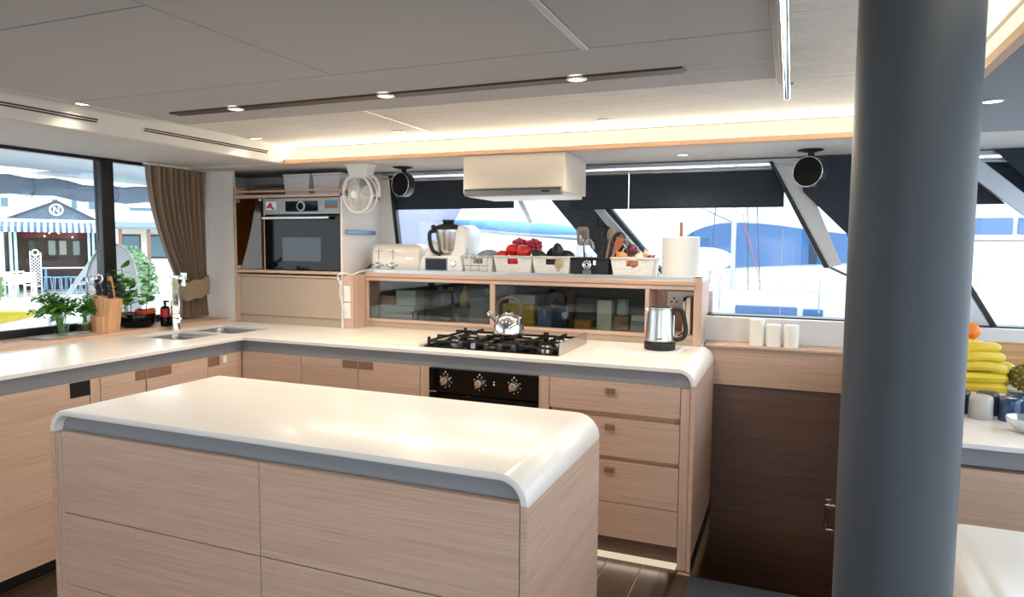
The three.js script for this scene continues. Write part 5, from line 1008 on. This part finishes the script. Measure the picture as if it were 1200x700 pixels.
// ================================================================ OUTSIDE
{
  const w = struct('water', bx(-60, 40, -1.5, -1.3, -60, 30, 0), phy({ color: '#5d7f92', roughness: 0.15 }), 'calm harbour water round the boats', 'water'); w.userData.kind = 'structure';
  struct('quay', bx(-80, -13, -1.5, -0.41, -70, 30, 0), std('#cfcac2', 0.9), 'pale paved quay in front of the restaurant', 'quay');
  struct('roof_overhang', [bx(-5.9, -3.98, 2.02, 2.1, -8, 4, 0.01)], M.hull, 'white roof overhang above the side deck', 'roof');
  struct('side_deck', [bx(-5.6, -3.98, 0.25, 0.4, -9, 4, 0.02), bx(-5.72, -5.6, 0.2, 0.5, -9, 4, 0.03)], M.hull, 'white side deck outside the window', 'deck');
  struct('fore_deck', [bx(-4, 4.5, 0.3, 0.45, -8.2, -4.3, 0.03)], M.hull, 'white fore deck in front of the saloon', 'deck');
}
{ // rolled canvas under the overhang edge
  const c = thing('rolled_canvas', 'grey-blue rolled canvas awning strapped along the roof edge outside', 'awning', [-5.8, 1.9, 0]);
  const m = std('#7e8a99', 0.8), pos = [], idx = [], n = 90, k = 14;
  for (let i = 0; i <= n; i++) { const z = -7.8 + 11.5 * i / n, sag = 0.005 * Math.sin(i * 0.9) + 0.012 * vn(i * 0.35, 1, 99, 9, 5); for (let j = 0; j <= k; j++) { const a = (j / k) * 6.2832, r = 0.072 + 0.014 * Math.sin(a * 3 + i * 0.7) + 0.011 * Math.sin(i * 1.9 + a); pos.push(Math.cos(a) * r * 0.8, Math.sin(a) * r + sag, z); } }
  for (let i = 0; i < n; i++) for (let j = 0; j < k; j++) { const a = i * (k + 1) + j; idx.push(a, a + 1, a + k + 1, a + 1, a + k + 2, a + k + 1); }
  const g = new THREE.BufferGeometry(); g.setAttribute('position', new THREE.Float32BufferAttribute(pos, 3)); g.setIndex(idx); g.computeVertexNormals(); m.side = THREE.DoubleSide; mesh('canvas', g, m, c);
  for (let z = -6; z < 2; z += 0.75) mesh('strap', at(new THREE.TorusGeometry(0.078, 0.004, 6, 20), 0, 0, z), std('#6b7684', 0.7), c);
}
// -- restaurant on the quay; local axes: x right, z towards the boat
{
  const P = [-24.84, 0, -16.82], TH = 0.9757, gy = -0.41;
  const r = thing('restaurant', 'small quayside restaurant with grey gable and blue striped awning', 'building', P, TH);
  const wh = std('#eef0ee', 0.7), paleBlue = std('#bfe0e8', 0.6), grey = std('#5f6c7c', 0.7), dark = std('#d6ccbe', 0.8), red = std('#6b2a28', 0.7);
  mesh('gable', ext(shapeOf([[-1.35, 2.27], [1.35, 2.29], [0.16, 2.92]]), 0.12, 0.01, 1), grey, r);
  mesh('gable_edge', [ext(shapeOf([[-1.42, 2.26], [-1.3, 2.26], [0.16, 2.9], [0.16, 2.97]]), 0.18, 0.005, 1), ext(shapeOf([[1.42, 2.28], [1.3, 2.28], [0.16, 2.9], [0.16, 2.97]]), 0.18, 0.005, 1)], std('#48525f', 0.7), r);
  mesh('cornice', bx(-1.5, 1.7, 2.15, 2.27, -0.1, 0.3, 0.01), paleBlue, r);
  const s = mesh('sign_ring', [at(new THREE.TorusGeometry(0.19, 0.035, 8, 40), 0.14, 2.62, 0.15)], wh, r);
  mesh('sign_disc', at(cyl(0.18, 0.18, 0.03, 0, 0, 0, 36), 0.14, 2.62, 0.12, Math.PI / 2), std('#4c5866', 0.6), r);
  const font = await new FontLoader().loadAsync('fonts/droid/droid_sans_bold.typeface.json');
  const tg = new TextGeometry('N', { font, size: 0.22, depth: 0.03, curveSegments: 4 }); tg.computeBoundingBox(); tg.translate(-(tg.boundingBox.max.x + tg.boundingBox.min.x) / 2 + 0.14, 2.62 - 0.11, 0.15);
  lab(mesh('sign_letter', tg, wh, r), 'white letter N on the round sign');
  // awning: slanted stripes, then a scalloped valance
  const N = 34, x0 = -1.48, x1 = 1.68, blue = std('#4d6f92', 0.8);
  for (let i = 0; i < N; i++) { const a = x0 + (x1 - x0) * i / N, b = x0 + (x1 - x0) * (i + 1) / N; mesh('awning_stripe', [at(bx(a, b, -0.006, 0.006, 0, 0.62, 0), 0, 2.15, 0.25, 0.3, 0, 0), bx(a, b, 1.8, 1.97, 0.835, 0.847, 0)], i % 2 ? wh : blue, r); }
  for (const [a, b] of [[-1.56, -1.43], [-1.29, -1.2], [-1.15, -1.06], [1.06, 1.14], [1.2, 1.28], [1.62, 1.7]]) mesh('post', bx(a, b, gy, 2.15, 0.05, 0.17, 0.005), paleBlue, r);
  mesh('interior', [bx(-1.5, 1.7, gy, 2.15, -6.1, -6.0, 0), bx(-1.6, -1.5, gy, 2.15, -6.1, 0, 0), bx(1.7, 1.8, gy, 2.15, -6.1, 0, 0), bx(-1.6, 1.8, 2.1, 2.2, -6.1, 0, 0), bx(-1.5, 1.7, gy, gy + 0.05, -6.0, 0, 0)], dark, r);
  mesh('lintel', bx(-1.2, 1.2, 1.6, 1.86, -0.2, -0.1, 0.01), red, r);
  mesh('counter', bx(-0.9, 1.0, gy, 0.85, -2.2, -1.7, 0.01), std('#59464a', 0.7), r);
  for (const [x, c] of [[-0.05, '#cfe3e6'], [0.35, '#dfeeee'], [0.85, '#b9d3d8'], [-0.75, '#6f7f74']]) mesh('back_window_glow', bx(x - 0.12, x + 0.12, 0.9, 1.5, -5.99, -5.97, 0), std(c, 0.5, 0, { emissive: c, emissiveIntensity: 0.5 }), r);  // emission stands in for daylight behind these openings, no lamp here
  for (const [x, y] of [[-0.25, 1.67], [0.6, 1.64], [-0.1, 1.78], [0.18, 1.78]]) mesh('pendant_lamp', ball(0.035, x, y, 0.0, 1, 1, 1, 12), std('#000000', 1, 0, { emissive: '#ffcf9a', emissiveIntensity: 2.5 }), r);
  mesh('roof', [bx(-1.6, 1.8, 2.2, 2.3, -6.1, 0.0, 0)], grey, r);
  // terrace furniture: stools, tables and chairs stand on the quay as things of their own
  const W = (x, z) => [P[0] + x * Math.cos(TH) + z * Math.sin(TH), gy, P[2] - x * Math.sin(TH) + z * Math.cos(TH)];
  const stM = std('#7fb0cc', 0.6), wm = std('#f2f4f4', 0.6);
  for (let i = 0; i < 5; i++) {
    const st = thing('bar_stool', ['pale blue bar stool beside the white lattice screen', 'second pale blue bar stool from the lattice screen', 'third pale blue bar stool from the lattice screen', 'fourth pale blue bar stool from the lattice screen', 'pale blue bar stool at the far end from the lattice screen'][i], 'stool', W(-0.2 + i * 0.27, 0.9 + (i % 2) * 0.25), TH + 0.3 * i, 'bar stools on the terrace');
    mesh('seat', cyl(0.13, 0.13, 0.03, 0, 0.62, 0, 16), stM, st); for (const [a, b] of [[1, 1], [1, -1], [-1, 1], [-1, -1]]) mesh('leg', bar([a * 0.14, 0, b * 0.14], [a * 0.08, 0.62, b * 0.08], 0.014, 6), stM, st);
  }
  const bt = thing('bar_table', 'long high pale table behind the bar stools', 'table', W(0.35, 0.6), TH); mesh('top', bx(-0.75, 0.75, 0.92, 0.97, -0.2, 0.2, 0.01), std('#c5d3da', 0.5), bt); for (const x of [-0.6, 0.6]) mesh('leg', bx(x - 0.03, x + 0.03, 0, 0.92, -0.05, 0.05, 0), stM, bt);
  for (const [x, z, l] of [[-1.55, 1.1, 'white cloth-covered table at the outer end of the terrace'], [-0.85, 1.75, 'white cloth-covered table nearest the lattice screen']]) {
    const t = thing('terrace_table', l, 'table', W(x, z), TH, 'white tables on the terrace'); mesh('cloth', bx(-0.3, 0.3, 0.5, 0.78, -0.25, 0.25, 0.02), wm, t); for (const [a, b] of [[1, 1], [1, -1], [-1, 1], [-1, -1]]) mesh('leg', bx(a * 0.25 - 0.02, a * 0.25 + 0.02, 0, 0.5, b * 0.2 - 0.02, b * 0.2 + 0.02, 0), wm, t);
    for (const s of [-1, 1]) { const c = thing('terrace_chair', 'white slatted chair at a terrace table', 'chair', W(x + s * 0.18, z + s * 0.5), TH + (s > 0 ? 3.1 : 0), 'white chairs on the terrace'); mesh('seat', bx(-0.17, 0.17, 0.42, 0.45, -0.17, 0.17, 0), wm, c); for (const [a, b] of [[1, 1], [1, -1], [-1, 1], [-1, -1]]) mesh('leg', bx(a * 0.15 - 0.015, a * 0.15 + 0.015, 0, b > 0 ? 0.42 : 0.88, b * 0.15 - 0.015, b * 0.15 + 0.015, 0), wm, c); for (const y of [0.55, 0.68, 0.81]) mesh('back_slat', bx(-0.15, 0.15, y, y + 0.06, -0.16, -0.14, 0), wm, c); }
  }
  const f = thing('lattice_screen', 'white lattice screen with scalloped top beside the terrace', 'screen', W(-0.53, 0.95), TH);
  mesh('frame', [bx(-0.17, -0.13, 0, 1.55, -0.02, 0.02, 0), bx(0.13, 0.17, 0, 1.5, -0.02, 0.02, 0), bx(-0.13, 0.13, 0.3, 0.34, -0.015, 0.015, 0), at(new THREE.TorusGeometry(0.09, 0.025, 6, 20), 0, 1.5, 0)], wm, f);
  for (let i = 0; i < 9; i++) { mesh('lath', at(bx(-0.009, 0.009, -0.17, 0.17, -0.006, 0.006, 0), 0, 0.45 + i * 0.11, 0.004, 0, 0, 0.8), wm, f); mesh('lath', at(bx(-0.009, 0.009, -0.17, 0.17, -0.006, 0.006, 0), 0, 0.45 + i * 0.11, -0.004, 0, 0, -0.8), wm, f); }
}
{ // white house behind
  const b = thing('apartment_house', 'long cream house with blue-grey windows behind the restaurant', 'building', [-34.8, 0, -23.55], 0.9757);
  mesh('wall', bx(-9, 9, -0.41, 5.2, -3, 0, 0), std('#f0ece2', 0.8), b);
  const fr = std('#e6e6e2', 0.6), gl = phy({ color: '#5b7d8c', roughness: 0.15 });
  for (const [x, y, w, h] of [[0.98, 3.38, 0.3, 0.5], [1.76, 3.38, 0.36, 0.5], [0.15, 3.4, 0.3, 0.5], [4.0, 3.25, 1.1, 0.22], [-1.9, 3.4, 0.35, 0.5], [-3.4, 3.4, 0.35, 0.5], [5.9, 3.3, 0.4, 0.5]]) { const o = mesh('window', bx(x - w / 2, x + w / 2, y - h / 2, y + h / 2, 0, 0.06, 0), fr, b); mesh('window_pane', bx(x - w / 2 + 0.03, x + w / 2 - 0.03, y - h / 2 + 0.03, y + h / 2 - 0.03, 0.06, 0.07, 0), gl, o); }
  mesh('porch_roof', at(bx(2.4, 7, -0.06, 0.06, 0, 1.6, 0), 0, 2.5, 0, 0.18), std('#7f9098', 0.7), b);
  for (const x of [2.9, 4.2, 5.4]) mesh('porch_post', bx(x - 0.08, x + 0.08, -0.41, 2.3, 1.3, 1.45, 0), std('#8c6a5e', 0.7), b);
  for (const x of [3.5, 4.75, 6]) { const o = mesh('shop_window', bx(x - 0.45, x + 0.45, 0.6, 1.9, 0, 0.05, 0), std('#4b4240', 0.6), b); mesh('shop_pane', bx(x - 0.38, x + 0.38, 0.7, 1.8, 0.05, 0.06, 0), gl, o); }
}
function bush(pos, rx, ry, n, label, col) {
  const b = thing('bush', label, 'bush', pos), L = [], m = std(col, 0.7, 0, { side: THREE.DoubleSide });
  for (let i = 0; i < n; i++) { const a = rnd() * 6.283, c = rr(-0.2, 1), s = Math.sqrt(1 - c * c), k = rr(0.8, 1.05); L.push(at(new THREE.CircleGeometry(rr(0.03, 0.06), 5), rx * s * Math.cos(a) * k, ry * (0.25 + 0.75 * c * k), rx * s * Math.sin(a) * k, rr(-1.5, 1.5), rr(0, 6), 0)); }
  const f = mesh('foliage', L, m, b); f.userData.kind = 'stuff'; mesh('core', ball(1, 0, ry * 0.25, 0, rx * 0.82, ry * 0.62, rx * 0.82, 16), m, b); mesh('trunk', cyl(0.08, 0.06, 0.3, 0, -0.05, 0, 8), std('#5b4a38', 0.9), b);
}
bush([-19.6, -0.41, -15.6], 0.85, 1.75, 1400, 'rounded green shrub on the quay right of the window mullion', '#80a07c');
bush([-18.0, -0.41, -17.6], 1.0, 1.5, 700, 'lower green shrub behind the curtain edge on the quay', '#7b9a74');
bush([-23.6, -0.41, -13.9], 0.35, 1.1, 300, 'small potted olive-green shrub beside the restaurant post', '#7c8d5c');
{ // white dinghy console on the side deck with handrail and yellow kayak
  const d = thing('deck_seat', 'rounded white moulded seat back on the side deck outside', 'seat', [-4.5, 0.4, -3.44], 0.9);
  mesh('shell', toCreasedNormals(prep(ext(new THREE.Shape(new THREE.SplineCurve([[-0.13, 0], [-0.14, 0.6], [-0.12, 0.88], [-0.03, 1.03], [0.08, 1.04], [0.15, 0.95], [0.19, 0.7], [0.2, 0.4], [0.19, 0], [-0.13, 0]].map(([a, b]) => new THREE.Vector2(a, b))).getPoints(50)), 0.1, 0.02, 3)), 0.7), M.hull, d);
  mesh('piping', tube([[-0.14, 0.62, 0.1], [-0.12, 0.88, 0.1], [-0.03, 1.03, 0.1], [0.06, 1.045, 0.1]], 0.005, 24, 8), M.apron, d);
  const h = thing('handrail', 'slanting white tubular handrail on the side deck', 'rail', [-4.66, 0.4, -3.53], 0.9);
  mesh('rail', bar([-0.35, 0.5, 0], [-0.02, 1.02, 0], 0.016, 10), M.hull, h); mesh('rail', bar([-0.19, 0.76, 0], [0.1, 0.78, 0], 0.013, 10), M.hull, h); mesh('stanchion', bar([-0.35, 0, 0], [-0.35, 0.52, 0], 0.014, 8), M.hull, h); mesh('red_cap', ball(0.017, -0.02, 1.025, 0), std('#b3383c', 0.5), h);
  const b = thing('gangway', 'slanting grey-white gangway board outside behind the tap', 'gangway', [-4.6, 0.4, -4.0], 0.9);
  mesh('board', at(bx(-0.16, 0.16, -0.02, 0.02, -0.5, 0.5, 0.005), 0.1, 0.42, 0, 0, 0, 0.95), M.hull, b); mesh('stripe', at(bx(-0.05, 0.05, 0.021, 0.026, -0.5, 0.5, 0), 0.12, 0.42, 0, 0, 0, 0.95), M.apron, b); mesh('support', bx(0.04, 0.08, 0, 0.4, -0.03, 0.03, 0), M.alu, b);
  const y = thing('kayak', 'bright yellow kayak with dark cockpit on the side deck', 'kayak', [-5.45, 0.84, -2.3], 0);
  mesh('hull', ball(0.18, 0, 0.06, 0, 1, 0.5, 6.9, 28), std('#f0d414', 0.35), y); mesh('cockpit', ball(0.12, 0, 0.15, 0.1, 1, 0.5, 3, 20), M.rubber, y); mesh('cradle', [bx(-0.15, 0.15, -0.44, 0, -0.75, -0.7), bx(-0.15, 0.15, -0.44, 0, 0.7, 0.75)], M.alu, y);
}
// -- moored boats ahead
{
  const b = thing('catamaran', 'large white catamaran with a long curved blue window moored ahead', 'boat', [0, 0, -10]);
  mesh('hull', ext(new THREE.Shape(new THREE.SplineCurve([[-4.3, -1.4], [-4.5, 0.1], [-4.2, 0.75], [-2, 0.95], [0.6, 0.95], [1.35, 0.8], [1.5, -1.4]].map(([a, c]) => new THREE.Vector2(a, c))).getPoints(60)), 2.4, 0.1, 3).translate(0, 0, -2.4), M.hull, b);
  mesh('coachroof', ext(new THREE.Shape(new THREE.SplineCurve([[-4, 0.7], [-3.8, 1.8], [-2, 2.5], [0.4, 2.45], [1.3, 1.9], [1.45, 0.7]].map(([a, c]) => new THREE.Vector2(a, c))).getPoints(50)), 2, 0.12, 3).translate(0, 0, -2.3), M.hull, b);
  mesh('window_band', ext(new THREE.Shape(new THREE.SplineCurve([[-1.7, 1.2], [-1.45, 1.6], [-1.0, 1.79], [-0.4, 1.79], [0.2, 1.71], [0.9, 1.62], [1.3, 1.58], [1.4, 1.4], [1.3, 1.3], [0.6, 1.25], [-0.4, 1.19], [-1.7, 1.1]].map(([a, c]) => new THREE.Vector2(a, c))).getPoints(90)), 0.06).translate(0, 0, -0.3), M.boatGlass, b);
  for (const x of [0.27, 0.78]) mesh('dark_window_strip', bx(x - 0.05, x + 0.05, 1.24, 1.7, -0.26, -0.22, 0.01), std('#25384c', 0.4), b);  // two dark upright strips laid over the window band
  mesh('port_light', bx(-0.7, 0.1, 0.5, 0.66, 0.0, 0.05, 0.02), M.boatGlass, b); mesh('port_light', bx(0.17, 0.42, 0.53, 0.64, 0.0, 0.05, 0.02), M.boatGlass, b);
  for (const x of [-0.9, 0.36, 1.25]) mesh('stanchion', bar([x, 0.6, 0.15], [x, 1.06, 0.15], 0.012, 6), M.alu, b);
  mesh('life_line', [bar([-1.5, 1.02, 0.15], [1.4, 0.98, 0.15], 0.006, 5), bar([-1.5, 0.9, 0.15], [1.4, 0.86, 0.15], 0.006, 5)], M.alu, b);
}
{
  const b = thing('yacht_bow', 'white rounded yacht bow in front of the blue window', 'boat', [-0.98, 1.15, -8.6]);
  mesh('bow', ball(0.17, 0, 0.16, 0, 2.0, 0.85, 0.9, 30), M.hull, b); mesh('stem', bx(-0.5, -0.05, -2.4, 0.12, -0.12, 0.12, 0.05), M.hull, b);
}
{
  const b = thing('mast', 'slim pale mast with red rigging lines beyond the front window', 'mast', [-0.72, 0.9, -9.6]);
  mesh('spar', cyl(0.035, 0.03, 5, 0, 0, 0, 14), M.alu, b); for (const x of [-0.12, 0.08, 0.14]) mesh('rope', bar([x * 2.5, 0, 0.02], [x * 0.3, 5, 0], 0.007, 5), std('#33404e', 0.7), b); mesh('red_rope', bar([0.32, 0.2, 0.03], [0.1, 1.0, 0.03], 0.006, 5), std('#b8434a', 0.6), b);
}
{
  const b = thing('sail_boom', 'blue-grey covered boom of a moored yacht above the tomatoes', 'boom', [-3.7, 1.72, -9.4], 0.0);
  mesh('cover', at(ball(0.09, 0, 0, 0, 14, 1, 1, 28), 0, 0, 0, 0, 0, -0.07), std('#6fa0c8', 0.7), b); mesh('spar', at(cyl(0.05, 0.05, 3.4, 0, -1.7, 0, 12), -0.2, -0.06, 0, 0, 0, Math.PI / 2 - 0.07), M.alu, b); mesh('support', bar([0.9, -0.1, 0], [0.9, -3, 0], 0.04, 8), M.alu, b);
}
{
  const b = thing('canvas_dodger', 'lavender-grey canvas spray hood of a yacht behind the toaster', 'canopy', [-5.3, 0, -9.2]);
  mesh('canvas', toCreasedNormals(prep(ext(new THREE.Shape(new THREE.SplineCurve([[-0.9, 1.3], [-0.9, 2.1], [0.7, 2.15], [0.5, 1.6], [0.2, 1.28], [-0.2, 1.25], [-0.9, 1.3]].map(([a, c]) => new THREE.Vector2(a, c))).getPoints(40)), 0.5, 0.08, 3)), 0.7), std('#a3a5b8', 0.85), b); mesh('hull', bx(-1.2, 0.9, -1.4, 1.27, -0.6, -0.1, 0.1), M.hull, b);
}
{
  const b = thing('motor_yacht', 'white motor yacht with a straight dark blue window strip moored to the right', 'boat', [3.4, 0, -9.6]);
  mesh('hull', bx(-1.75, 3, -1.4, 1.55, -2, 0, 0.12), M.hull, b); mesh('deckhouse', bx(-1.75, 3, 1.55, 2.15, -2, -0.15, 0.1), M.hull, b);
  for (let i = 0; i < 4; i++) mesh('side_window', bx(-1.7 + i * 0.75, -1.0 + i * 0.75, 1.63, 1.83, -0.15, -0.1, 0.01), M.boatGlass, b);
}
{
  const p = thing('pulpit_rail', 'chrome bow rail and lantern post seen through the window beside the bananas', 'rail', [2.0, 0.45, -8.0]);
  mesh('rail', [bar([-0.9, 0.72, 0], [1.2, 0.74, 0], 0.012, 8), bar([-0.9, 0.46, 0], [1.2, 0.46, 0], 0.007, 6)], M.alu, p); for (const x of [-0.55, -0.28, 0.16, 0.36]) mesh('stanchion', bar([x, 0, 0], [x, x < 0 ? 0.76 : 0.5, 0], 0.012, 8), M.alu, p);
  mesh('lantern', [bx(-0.6, -0.48, 0.7, 0.78, -0.04, 0.04, 0.01)], std('#35506e', 0.5), p); mesh('ladder_rung', [bar([0.16, 0.24, 0], [0.36, 0.24, 0], 0.01, 6), bar([0.16, 0.5, 0], [0.36, 0.5, 0], 0.012, 6)], M.alu, p);
}
renderer.render(scene, camera);
